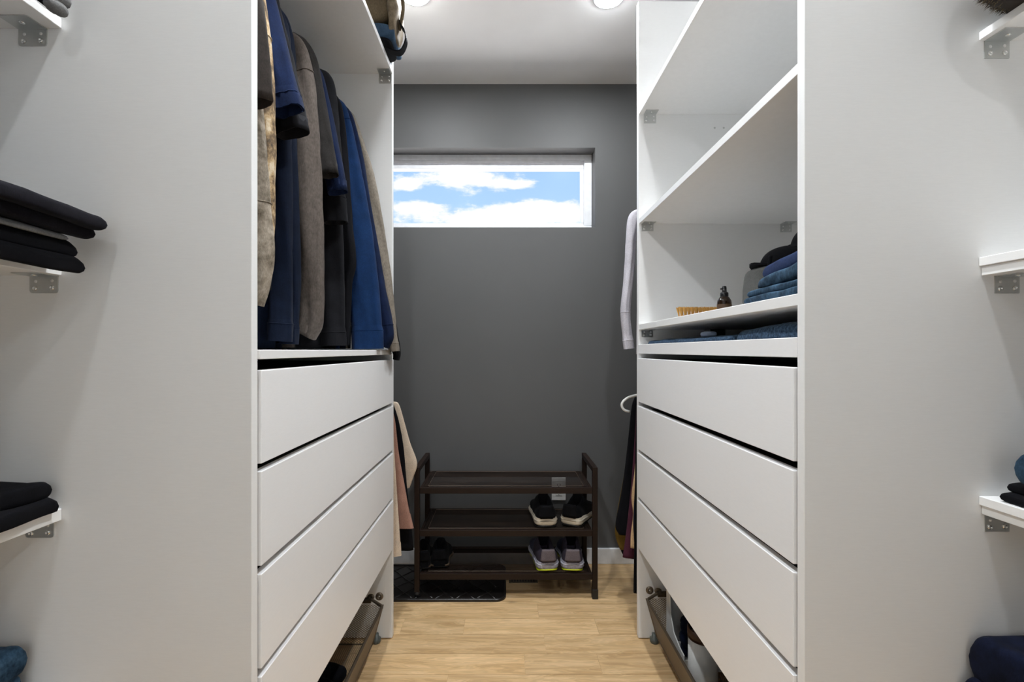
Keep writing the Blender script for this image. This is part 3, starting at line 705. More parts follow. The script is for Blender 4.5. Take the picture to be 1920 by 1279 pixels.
drape('coat', 'dusty pink coat with a straight hem beside the cream trousers', 'coat', 1.905, F['pink'], [(734, 762), (741, 790), (748, 850), (759, 910), (766, 950), (775, 990)], .30, group=gl, hemband=.88)
drape('dress', 'black dress between the pink coat and the cream jacket in the left nook', 'dress', 1.955, F['black'], [(738, 758), (748, 790), (757, 840), (763, 910), (770, 970), (776, 1030)], .32, group=gl)
drape('jacket', 'cream jacket with a sharply bent sleeve behind the pink coat', 'jacket', 2.01, F['cream'], [(738, 753), (748, 758), (758, 790), (769, 830), (782, 868), (775, 895), (767, 915)], .24, group=gl, hemband=.93)
gr_ = 'clothes on the lower right rod'
drape('trousers', 'black trousers reaching almost to the floor beside the right unit', 'trousers', 1.84, F['black'], [(1193, 760), (1191, 850), (1190, 950), (1189, 1050), (1188, 1112)], .26, side=-1, group=gr_)
drape('shirt', 'dark indigo garment with a blue hem peeking beside the sand-coloured one', 'shirt', 1.875, F['indigo'], [(1196, 760), (1193, 850), (1190, 930), (1188, 980), (1190, 1018)], .26, side=-1, group=gr_)
drape('shirt', 'sand-coloured garment with a wavy edge in the right nook', 'shirt', 1.91, F['sand'], [(1196, 765), (1193, 830), (1190, 880), (1184, 930), (1187, 965), (1183, 1000), (1182, 1027)], .26, side=-1, group=gr_)
drape('shirt', 'plum-coloured garment with a straight hem in the right nook', 'shirt', 1.95, F['plum'], [(1193, 762), (1190, 820), (1184, 900), (1178, 960), (1172, 1010), (1167, 1044)], .27, side=-1, group=gr_)
drape('coat', 'black coat hanging below the white hanger tip', 'coat', 2.0, F['black'], [(1190, 745), (1184, 765), (1177, 830), (1170, 890), (1162, 940), (1154, 985), (1160, 1002)], .26, side=-1, group=gr_)
drape('shirt', 'mustard garment showing below the black coat', 'shirt', 2.05, F['mustard'], [(1190, 770), (1180, 830), (1168, 900), (1157, 960), (1153, 1000), (1162, 1030)], .26, side=-1, group=gr_)
drape('dress', 'black dress with a rounded hem showing under the plum garment', 'dress', 2.10, F['black'], [(1190, 770), (1182, 850), (1175, 930), (1168, 1000), (1164, 1030), (1172, 1046)], .26, side=-1, group=gr_)
hanger_mesh('clothes_hanger', .73, 2.04, .95, .90, .23, 'whiteplastic', 'white plastic hanger with a rounded tip poking out beside the black coat', drop=.04, r=.0055, tipup=True)

# ---------------------------------------------------------------- folded things
def folded(name, label, cat, x0, x1, y0, y1, z0, z1, mat, front=1, layers=2, sag=0, edge=None, group=None, ytilt=0, wob=.5, insets=(0, .012, .005, .014), taper=0):
    """stack of cloth folded over: x0 = outer (aisle side) rounded fold edge, x1 = inner; front=+1 when the outer side is toward +x.
    every layer is a flattened lobe; sag lets the outer end drop over the shelf edge `edge`"""
    t = thing(name, ((x0+x1)/2, (y0+y1)/2, z0), label, cat, group)
    h = (z1-z0)/layers; ny = 26; n = 48
    for l in range(layers):
        rings = []
        inset = insets[l % len(insets)]*(1 if layers > 1 else 0)
        for j in range(ny+1):
            v = .5-.5*math.cos(PI*j/ny); y = y0+(y1-y0)*v
            e = min(v, 1-v)*(y1-y0)/(min(.012, h*.4)+.001); ef = max(0, 1-(1-e)**3)**(1/2.6) if e < 1 else 1
            hh = h*(.12+.94*ef); zc = z0+h*(l+.5)+ytilt*(v-.5)
            ring = []
            xo = x0-front*(inset+taper*v)+front*.006*noise.noise(Vector((y*14, l*3.1, z0*9)))*wob*2
            xi = x1
            for q in range(n):
                a = 2*PI*q/n; c, s = math.cos(a), math.sin(a)
                u = .5+.5*math.copysign(abs(c)**.14, c); x = xi+(xo-xi)*u
                bl = max(0, (u-.80)/.20); bl = 1+(.42 if edge is not None else .22)*bl*bl*(3-2*bl)*(ef if layers > 1 else 0)
                z = zc+hh*.5*bl*math.copysign(abs(s)**.5, s)
                z += h*.16*noise.noise(Vector((x*16, y*16, l*2.3+z0*5)))*wob*2*(1 if s > 0 or sag else .0)
                if edge is not None:
                    over = (x-edge)*front
                    if over > 0: z -= sag*(over/max(.01, abs(x0-edge)))**1.5
                if edge is None or (x-edge)*front < 0: z = max(z, z0+.0004)
                ring.append((x, y, z))
            rings.append(ring)
        MB().rings(rings).build('fold', mat if not isinstance(mat, (list, tuple)) else mat[l % len(mat)], t)
    return t
# left near shelves
Y1 = N0-.018
folded('folded_trousers', 'black folded trousers at the bottom of the left shelf pile, rust edge turned out', 'folded clothes', -.648, -1.0, .32, Y1-.03, 1.208, 1.246, F['black'], layers=2, sag=.024, edge=-.729)
folded('folded_t_shirt', 'thin grey folded t-shirt between the two dark folded clothes on the left shelf', 'folded clothes', -.655, -1.0, .32, Y1-.05, 1.247, 1.257, F['grey'], layers=1, sag=.018, edge=-.729)
folded('folded_sweater', 'thick dark charcoal folded sweater on top of the left shelf pile', 'folded clothes', -.628, -1.0, .30, Y1-.01, 1.258, 1.294, F['charknit'], layers=2, sag=.016, edge=-.729, wob=.6, ytilt=-.010, insets=(.022, 0))
folded('folded_sweater', 'black folded sweater alone on the left shelf below eye level', 'folded clothes', -.716, -1.0, .32, Y1, .807, .862, F['black'], layers=2, ytilt=-.012, wob=.7)
folded('folded_jeans', 'washed blue folded jeans low on the left, at the bottom edge of the view', 'folded clothes', -.765, -1.0, .35, Y1, .469, .592, F['denim'], layers=3, group=None)
sc_ = folded('folded_scarf', 'black scarf with a crumpled grey edge on the top left shelf', 'scarf', -.722, -1.0, .40, Y1, 1.613, 1.70, F['black'], layers=2)
kn = MB(); 
for i, (px, py, r) in enumerate(((108, 20, .010), (100, 12, .009), (112, 26, .007), (105, 5, .010), (109, -6, .012), (98, 1, .008))):
    x, y, z = P(px, py, .745); z = max(z, 1.598); rings = []
    for a in range(1, 8):
        th = PI*a/8; rings.append([(x+r*math.sin(th)*math.cos(2*PI*k/14)*(1+.25*noise.noise(Vector((k, a, i)))), y+r*1.6*math.sin(th)*math.sin(2*PI*k/14), z+r*1.1*math.cos(th)) for k in range(14)])
    kn.rings(rings)
kn.build('crumpled_edge', F['grey'], sc_, label='crumpled grey knitted edge')
# right near shelves
folded('folded_trousers', 'black folded trousers under the blue jeans on the right shelf', 'folded clothes', .784, 1.06, .36, Y1-.01, .827, .856, F['black'], front=-1, layers=2)
folded('folded_jeans', 'mid-blue folded jeans on top of the black trousers on the right shelf', 'folded clothes', .787, 1.06, .36, Y1-.03, .857, .912, F['denim'], front=-1, layers=1, wob=.4)
folded('folded_jeans', 'dark indigo folded jeans low on the right, at the bottom edge of the view', 'folded clothes', .742, 1.06, .36, Y1+.01, .469, .602, F['indigo'], front=-1, layers=2, wob=.4)
# fur hat on the right top shelf
def fur_hat():
    c = Vector((.822, .690, 1.637)); rx, ry, rz = .122, .086, .058
    rings = []; n = 36
    for a in range(0, 17):
        th = PI*a/16; st, ct = math.sin(th)**.7 if 0 < a < 16 else .02, math.cos(th)
        rings.append([(c.x+rx*st*math.cos(2*PI*k/n), c.y+ry*st*math.sin(2*PI*k/n), max(1.5895, c.z+rz*ct*(1 if ct > 0 else 1.0))) for k in range(n)])
    t = thing('fur_hat', (c.x, c.y, 1.589), 'shaggy dark brown fur hat on the top right shelf', 'hat')
    MB().rings(rings).build('crown', 'furbase', t)
    h = MB(); rnd = random.Random(3)
    for i in range(5200):
        u = rnd.uniform(-1, 1); ph = rnd.uniform(0, 2*PI); st = math.sqrt(1-u*u)
        nrm = Vector((st*math.cos(ph), st*math.sin(ph), u)); e = st**.7
        p = Vector((c.x+rx*e*math.cos(ph), c.y+ry*e*math.sin(ph), max(1.592, c.z+rz*u)))
        d = (nrm+Vector((rnd.uniform(-.7, .7), rnd.uniform(-.7, .7), rnd.uniform(-.7, .4)))).normalized()*rnd.uniform(.004, .010)
        sd = d.cross(Vector((rnd.uniform(-1, 1), rnd.uniform(-1, 1), rnd.uniform(-1, 1)))).normalized()*.0006
        q = p+d
        if q.z < 1.5893: q.z = 1.5893
        h.add([p-sd, p+sd, q], [(0, 1, 2)], rnd.choice((0, 0, 1)))
    o = h.build('fur', ['fur1', 'fur2'], t); o['kind'] = 'stuff'
M['furbase'] = plain('fur_underside', (.02, .014, .009), .9); M['fur1'] = plain('dark_fur', (.045, .032, .02), .7); M['fur2'] = plain('olive_brown_fur', (.17, .125, .06), .7)
fur_hat()

# things on the top of the left drawer bay
folded('folded_jeans', 'blue folded jeans squeezed under the tan canvas bag', 'folded clothes', -.374, -.80, 1.615, 1.74, 2.122, 2.172, F['jeansblue'], layers=1, sag=.012, edge=XL, wob=.4)
bg_ = thing('canvas_bag', (-.6, 1.66, 2.172), 'tan canvas bag on the top left shelf resting on blue jeans', 'bag')
def roundbox(b, x0, x1, y0, y1, z0, z1, e=.3, n=36, m=14, wob=.003, mi=0):
    rings = []; cx, cy, cz = (x0+x1)/2, (y0+y1)/2, (z0+z1)/2; ax, ay, az = (x1-x0)/2, (y1-y0)/2, (z1-z0)/2
    for a in range(m+1):
        th = PI*a/m; st, ct = math.sin(th), math.cos(th); st = max(st, .02)**e; zz = math.copysign(abs(ct)**e, ct)
        ring = []
        for k in range(n):
            q = 2*PI*k/n; c, s = math.cos(q), math.sin(q)
            x = cx+ax*st*math.copysign(abs(c)**e, c); y = cy+ay*st*math.copysign(abs(s)**e, s); z = cz+az*zz
            w = wob*noise.noise(Vector((x*18, y*18, z*18)))*2
            ring.append((x+w*c, y+w*s, z+(w if ct > 0 else 0)))
        rings.append(ring)
    b.rings(rings, mi); return b
roundbox(MB(), -.86, -.388, 1.605, 1.742, 2.173, 2.37, .32).build('bag_body', F['tanbag'], bg_)
roundbox(MB(), -.40, -.366, 1.61, 1.735, 2.125, 2.33, .5, wob=.006).build('bag_side_flap', F['camel'], bg_, label='crumpled camel cloth at the bag side')
MB().tube(smooth_path([(-.372, 1.625, 2.34), (-.355, 1.64, 2.30), (-.352, 1.655, 2.24), (-.368, 1.67, 2.18)], 5), .006, n=8).build('bag_strap', F['tanbag'], bg_)
bb = thing('black_bag', (-.5, 1.68, 2.105), 'flat black bag under the jeans with its strap looping over the shelf edge', 'bag')
roundbox(MB(), -.70, -.385, 1.60, 1.748, 2.1055, 2.1215, .4, wob=.001).build('bag_body', F['black'], bb)
def strap(b, pts, w, t=.0018):
    p = smooth_path(pts, 6); rings = []
    for i, q in enumerate(p):
        d = (p[min(i+1, len(p)-1)]-p[max(i-1, 0)]).normalized(); a = Vector((0, 1, 0)); nrm = d.cross(a).normalized()
        rings.append([q+a*w/2*sx+nrm*t*sy for sx, sy in ((-1, -1), (1, -1), (1, 1), (-1, 1))])
    return b.rings(rings, smooth=False)
strap(MB(), [(-.42, 1.66, 2.112), (-.388, 1.66, 2.098), (-.366, 1.66, 2.094), (-.352, 1.66, 2.106), (-.342, 1.66, 2.135), (-.346, 1.66, 2.165), (-.358, 1.66, 2.185), (-.364, 1.66, 2.20)], .030).build('bag_strap', F['black'], bb)

# right drawer bay: shelf contents
SZ = 1.162
def brush():
    Y = 1.50; x0, x1 = PX(1271, Y), PX(1341, Y)
    t = thing('shoe_brush', ((x0+x1)/2, Y, SZ), 'wooden shoe brush lying on its back with tan bristles upward', 'brush')
    roundbox(MB(), x0+.003, x1-.003, Y-.022, Y+.022, SZ, SZ+.014, .45, wob=0).build('brush_back', 'brushwood', t)
    b = MB(); rnd = random.Random(5); nx, ny = 10, 2
    for i in range(nx):
        for j in range(ny):
            cx = x0+.007+(x1-x0-.014)*i/(nx-1); cy = Y-.010+.020*j/(ny-1)
            lean = (i/(nx-1)-.5)*.008
            for q in range(9):
                a_ = 2*PI*q/8; rr = 0 if q == 8 else 1
                dx, dy = rr*math.cos(a_), rr*math.sin(a_)
                b.bar((cx+dx*.0008, cy+dy*.0008, SZ+.012), (cx+dx*.0046+lean, cy+dy*.003, SZ+.0385+rnd.uniform(-.001, .0012)), .0011)
    o = b.build('bristles', 'bristle', t); o['kind'] = 'stuff'
brush()
def spray():
    Y = 1.40; x = PX(1358, Y); r = .0198
    t = thing('spray_bottle', (x, Y, SZ), 'small amber spray bottle with a black pump behind the brush', 'bottle')
    MB().lathe(x, Y, [(.001, SZ), (r*.92, SZ), (r, SZ+.003), (r, SZ+.043), (r*.93, SZ+.050), (r*.72, SZ+.057), (r*.52, SZ+.061), (r*.5, SZ+.064)]).build('bottle_body', 'amber', t)
    MB().lathe(x, Y, [(r+.0004, SZ+.012), (r+.0004, SZ+.038)], cap=False).build('bottle_label', 'label', t)
    MB().lathe(x, Y, [(.0108, SZ+.060), (.0112, SZ+.061), (.0112, SZ+.071), (.0095, SZ+.073), (.0065, SZ+.074), (.0062, SZ+.086), (.0052, SZ+.091), (.001, SZ+.092)], n=20).build('pump_cap', 'blackplastic', t)
    MB().box(x-.011, x-.004, Y-.002, Y+.002, SZ+.081, SZ+.085).build('nozzle', 'blackplastic', t)
spray()
# clothes pile near the front panel
folded('folded_jeans', 'dark-edged blue folded jeans at the bottom of the pile on the right shelf', 'folded clothes', XR+.012, .80, .822, 1.02, SZ, SZ+.030, F['denim'], front=-1, layers=2)
folded('folded_shirt', 'slate blue folded shirt with a rounded fold on top of the right pile', 'folded clothes', XR+.024, .80, .822, .985, SZ+.031, SZ+.082, [F['denim'], F['slate']], front=-1, layers=2, ytilt=-.016)
gb = thing('grey_bag', (.68, 1.12, SZ), 'grey canvas pouch with a black strap behind the folded jeans', 'bag')
roundbox(MB(), .570, .80, 1.055, 1.17, SZ, SZ+.098, .3, wob=.003).build('bag_body', F['greybag'], gb)
roundbox(MB(), .585, .63, 1.048, 1.056, SZ+.012, SZ+.042, .5, wob=0).build('bag_pocket', F['grey'], gb)
MB().tube(smooth_path([(.575, 1.04, SZ+.108), (.570, 1.035, SZ+.085), (.572, 1.03, SZ+.055), (.585, 1.03, SZ+.03), (.60, 1.035, SZ+.018)], 5), .0042, n=8).build('bag_strap', F['black'], gb)
def cap_lump(label, x, y, z, rx, ry, rz, bill=None):
    t = thing('cap', (x, y, z), label, 'hat')
    b = MB(); rings = []
    for a in range(0, 11):
        th = PI/2*a/10; rings.append([(x+rx*math.cos(th)**.8*math.cos(2*PI*k/28) if a < 10 else x, y+ry*math.cos(th)**.8*math.sin(2*PI*k/28) if a < 10 else y, z+rz*math.sin(th)) for k in range(28)])
    rings.insert(0, [(p[0], p[1], z) for p in rings[0]]); b.rings(rings, cap1=False); b.build('crown', F['black'], t)
    if bill:
        bm_ = MB(); n = 12; top = []; bot = []
        for k in range(n+1):
            a = PI/2+PI*k/n; top.append((x+rx*.7*0+math.cos(a)*bill-rx*.55, y+math.sin(a)*ry*.8, z+.006-.012*abs(math.sin(a))**2))
        bot = [(p[0], p[1], p[2]-.004) for p in top]
        m = len(top); bm_.add(top+bot, [tuple(range(m)), tuple(reversed(range(m, 2*m)))]+[(i, (i+1) % m, (i+1) % m+m, i+m) for i in range(m)])
        bm_.build('brim', F['black'], t)
    MB().lathe(x, y, [(.006, z+rz-.001), (.005, z+rz+.003), (.001, z+rz+.004)], n=12).build('button', F['black'], t)
cap_lump('black cap with its brim over the grey pouch', .655, 1.10, SZ+.098, .066, .055, .045, bill=.055)
cap_lump('black cap stacked highest behind the right pile', .70, 1.06, SZ+.135, .058, .07, .052)
bx = thing('black_organizer', (.68, .93, SZ), 'tall narrow black case standing against the right front panel', 'case')
MB().box(.595, .78, .90, .975, SZ+.083, SZ+.235).build('case_body', F['black'], bx, bevel=.006)
MB().box(.60, .775, .899, .976, SZ+.235, SZ+.241).build('case_lid', F['char'], bx, bevel=.002)
# pull-out tray contents
TZ = 1.066
folded('folded_towel', 'flat blue-grey towel lying in the tray under the right shelf', 'towel', XR+.024, .90, 1.10, 1.735, TZ, TZ+.036, F['towel'], front=-1, layers=1, wob=.3)
folded('folded_towel', 'thicker blue towel folded at the front panel end of the tray', 'towel', XR+.030, .90, .825, 1.085, TZ, TZ+.052, F['towel'], front=-1, layers=1, wob=.3, ytilt=-.012)
roundbox(MB(), PX(1316, 1.32), PX(1341, 1.32), 1.30, 1.34, TZ+.036, TZ+.052, .6, wob=0)
so = MB(); roundbox(so, PX(1316, 1.32), PX(1341, 1.32), 1.30, 1.34, TZ+.0365, TZ+.052, .6, wob=0)
tag(so.build('soap_box', 'soap'), 'small pale blue rounded case on the flat towel', 'case')
tag(MB().box(PX(1327, 1.5), PX(1337, 1.5)+.03, 1.48, 1.53, TZ+.037, TZ+.066).build('small_box', 'blackplastic', bevel=.003), 'small black box on the towel behind the pale blue case', 'box')

# basket contents, right
BZ = .052
wc = thing('plastic_caddy', (.64, 1.59, BZ), 'white plastic caddy with a tall back and low ribbed tray in the right basket', 'caddy')
b = MB(); cxa, cxb = .560, .74
prof = [(1.505, BZ+.004), (1.505, .108), (1.545, .112), (1.595, .128), (1.625, .17), (1.642, .30), (1.668, .30), (1.668, BZ+.004)]
b.prism(prof, 'x', cxa, cxa+.004); b.prism(prof, 'x', cxb-.004, cxb)
b.box(cxa+.004, cxb-.004, 1.655, 1.668, BZ+.004, .30); b.box(cxa+.004, cxb-.004, 1.505, 1.655, BZ+.004, BZ+.009)
b.build('caddy_shell', 'whiteplastic', wc, bevel=.0015)
for yy in (1.515, 1.55, 1.575, 1.61): MB().box(cxa+.004, cxb-.004, yy-.0015, yy+.0015, BZ+.009, BZ+.036).build('rib', 'whiteplastic', wc)
def canister():
    Y = 1.45; x = PX(1318, Y); r = .0425; z1 = .206
    t = thing('canister', (x, Y, BZ+.010), 'white cylindrical canister with a dark brown open rim in the right basket', 'canister')
    MB().lathe(x, Y, [(r*.97, BZ+.010), (r, BZ+.014), (r, z1)], n=40).build('canister_body', 'whiteplastic', t)
    MB().lathe(x, Y, [(r+.0015, z1-.008), (r+.002, z1), (r+.002, z1+.020), (r-.002, z1+.022), (r-.005, z1+.016), (r-.006, z1-.002), (.001, z1-.002)], n=40).build('canister_rim', 'brownlid', t)
canister()
cb = thing('woolen_ball', (.594, 1.53, .062), 'dark navy bunched knit beside the white canister', 'knitwear')
b = MB()
for (dx, dy, dz, r) in ((0, 0, .125, .032), (-.010, .012, .135, .020), (.02, -.01, .15, .028), (-.01, 0, .085, .026), (.0, .01, .05, .028), (.025, .02, .10, .03)):
    roundbox(b, .594+dx-r, .594+dx+r, 1.53+dy-r, 1.53+dy+r, .062+dz-r, .062+dz+r, .85, 20, 10, .004)
b.build('knit', F['indigo'], cb)
tag(MB().box(.615, .70, 1.59, 1.65, BZ+.012, .29).build('brown_box', 'brownlid', bevel=.004), 'dark brown box standing in the white caddy behind the navy knit', 'box')
t2 = thing('plastic_tray', (.66, 1.15, BZ), 'low white plastic tray next to the canister in the right basket', 'tray')
b = MB(); b.box(.575, .80, .98, 1.31-.03, BZ+.003, BZ+.008)
for a in ((.575, .579, .98, 1.28), (.796, .80, .98, 1.28), (.579, .796, .98, .984), (.579, .796, 1.276, 1.28)): b.box(a[0], a[1], a[2], a[3], BZ+.008, BZ+.060)
b.build('tray_body', 'whiteplastic', t2, bevel=.001)
tag(roundbox(MB(), .615, .70, 1.17, 1.265, BZ+.0085, .125, .4, wob=0).build('brown_tin', 'brownlid'), 'dark brown tin in the low white tray beside the canister', 'tin')
# basket contents, left
lb = thing('folded_scarf', (-.6, 1.25, BZ), 'black bunched scarf in the left basket', 'scarf')
b = MB()
for (x, y, z, r) in ((-.53, 1.36, .085, .035), (-.57, 1.33, .10, .045), (-.62, 1.37, .10, .045), (-.66, 1.30, .11, .05), (-.58, 1.25, .10, .05), (-.52, 1.27, .09, .04), (-.67, 1.40, .09, .04)):
    y += .09; roundbox(b, x-r*1.2, x+r*1.2, y-r, y+r, max(BZ+.003, z-r), z+r*.7, .8, 22, 12, .006)
b.build('scarf_cloth', F['black'], lb)

# ---------------------------------------------------------------- shoe rack
def rack():
    Yf, Yb = 2.065, 2.338; xl, xr = -.378, .386; zt = .565; w = .022
    t = thing('shoe_rack', ((xl+xr)/2, (Yf+Yb)/2, 0), 'dark brown metal three-tier shoe rack against the charcoal wall', 'shoe rack')
    for x in (xl, xr):
        zb = .024 if x < 0 else .0
        for y in (Yf, Yb):
            base = .030 if x < 0 else 0.0
            MB().box(x-w/2, x+w/2, y-w/2, y+w/2, base+.0, zt).build('post', 'rack', t, bevel=.002)
            if x > 0: MB().box(x-w/2-.0015, x+w/2+.0015, y-w/2-.0015, y+w/2+.0015, 0, .042).build('foot', 'rubber', t, bevel=.002)
            else: MB().lathe(x, y, [(.004, .010), (.011, .0105), (.0135, .018), (.0135, .026), (.010, .030), (.010, .042)], n=18).build('foot', 'rubber', t)
        MB().box(x-w/2, x+w/2, Yf+w/2, Yb-w/2, zt-.022, zt).build('handle_bar', 'rack', t, bevel=.002)
    for z in (.464, .281, .095):
        ti = MB().box(xl+w/2, xr-w/2, Yf-.008, Yf+.010, z-.013, z+.013).box(xl+w/2, xr-w/2, Yb-.010, Yb+.008, z-.013, z+.013)
        ti.box(xl+w/2, xl+w/2+.016, Yf+.010, Yb-.010, z-.010, z+.010).box(xr-w/2-.016, xr-w/2, Yf+.010, Yb-.010, z-.010, z+.010)
        s = ti.build('tier', 'rack', t, bevel=.0015)
        cl = MB(); nx, ny = 40, 12; x0, x1, y0, y1 = xl+.024, xr-.024, Yf+.006, Yb-.006
        vs = []
        for i in range(nx+1):
            for j in range(ny+1):
                u, v = i/nx, j/ny
                dip = .004*math.sin(PI*u)*math.sin(PI*v)
                vs.append((x0+(x1-x0)*u, y0+(y1-y0)*v, z+.0145-dip+.0022*noise.noise(Vector((u*9, v*4, z*20)))*math.sin(PI*v)))
        n1 = len(vs); vs2 = [(a, b_, c-.0012) for a, b_, c in vs]
        fs = [(i*(ny+1)+j, (i+1)*(ny+1)+j, (i+1)*(ny+1)+j+1, i*(ny+1)+j+1) for i in range(nx) for j in range(ny)]
        cl.add(vs, fs, 0, True)
        cl.build('tier_cloth', 'sheer', s)
        pip = MB(); ix0, ix1, iy0, iy1 = x0+.022, x1-.022, y0+.006, y1-.012
        pip.tube([(ix0, iy0, z+.0155), (ix1, iy0, z+.0155), (ix1, iy1, z+.0155), (ix0, iy1, z+.0155)], .0011, closed=True, n=6)
        pip.build('tier_piping', 'piping', s)
M['piping'] = plain('brown_piping', (.16, .115, .085), .4)
rack()

# mat on the floor
mt = thing('floor_mat', (-.37, 2.2, 0), 'dark rubber shoe mat with a raised rim on the floor under the rack', 'mat')
x0, x1, y0, y1, rc = -.78, .004, 2.032, 2.372, .045
def rrect(x0, x1, y0, y1, r, n=8):
    o = []
    for cx, cy, a0 in ((x1-r, y0+r, -PI/2), (x1-r, y1-r, 0), (x0+r, y1-r, PI/2), (x0+r, y0+r, PI)):
        for k in range(n+1): a = a0+PI/2*k/n; o.append((cx+r*math.cos(a), cy+r*math.sin(a)))
    return o
pr = rrect(x0, x1, y0, y1, rc)
MB().prism(pr, 'z', .0005, .005).build('mat_base', 'matrub', mt) if False else None
M['matrub'] = plain('mat_rubber', (.012, .010, .009), .3)
MB().prism(pr, 'z', .0005, .005).build('mat_base', 'matrub', mt)
pi_ = rrect(x0+.005, x1-.005, y0+.005, y1-.005, rc-.005)
MB().tube([(a, b_, .0065) for a, b_ in pi_], .0055, closed=True, n=8).build('mat_rim', 'matrub', mt)
b = MB()
for k in range(-2, 9):
    for a in (1, -1):
        p0 = (x0+.09*k+.03, y0+.02); pts = []
        for q in range(13):
            u = q/12; x = p0[0]+.26*u*(1 if a > 0 else -1)+(.0 if a > 0 else .26); y = y0+.018+(y1-y0-.036)*u+.004*math.sin(q*1.3+k)
            if x0+.02 < x < x1-.02: pts.append((x, y, .0052))
        if len(pts) > 2: b.tube(pts, .0035, n=6)
b.build('mat_pattern', 'matrub', mt)

# floor register and wall outlet
vt = thing('floor_vent', (.07, 2.225, 0), 'small brown metal floor vent beside the mat under the rack', 'vent')
MB().box(.018, .150, 2.198, 2.252, .0002, .003).build('vent_plate', 'vent', vt, bevel=.001)
b = MB()
for k in range(9): b.box(.030+.0125*k, .036+.0125*k, 2.206, 2.244, .003, .0036)
b.build('vent_slots', 'hole', vt)
ox = PX(1047.5, BACK); oz = (PZ(895, BACK)+PZ(938, BACK))/2
ot = thing('wall_outlet', (ox, BACK, oz), 'white wall outlet on the charcoal wall behind the rack', 'outlet')
MB().box(ox-.035, ox+.035, BACK-.006, BACK, oz-.057, oz+.057).build('outlet_plate', 'whiteplastic', ot, bevel=.002)
for dz in (-.02, .02):
    q = MB().box(ox-.016, ox+.016, BACK-.0075, BACK-.006, oz+dz-.013, oz+dz+.013).build('socket', 'whiteplastic', ot, bevel=.003)
    MB().box(ox-.008, ox-.0055, BACK-.0079, BACK-.0074, oz+dz-.003, oz+dz+.006).box(ox+.0055, ox+.008, BACK-.0079, BACK-.0074, oz+dz-.003, oz+dz+.006).box(ox-.002, ox+.002, BACK-.0079, BACK-.0074, oz+dz-.010, oz+dz-.006).build('slots', 'hole', q)

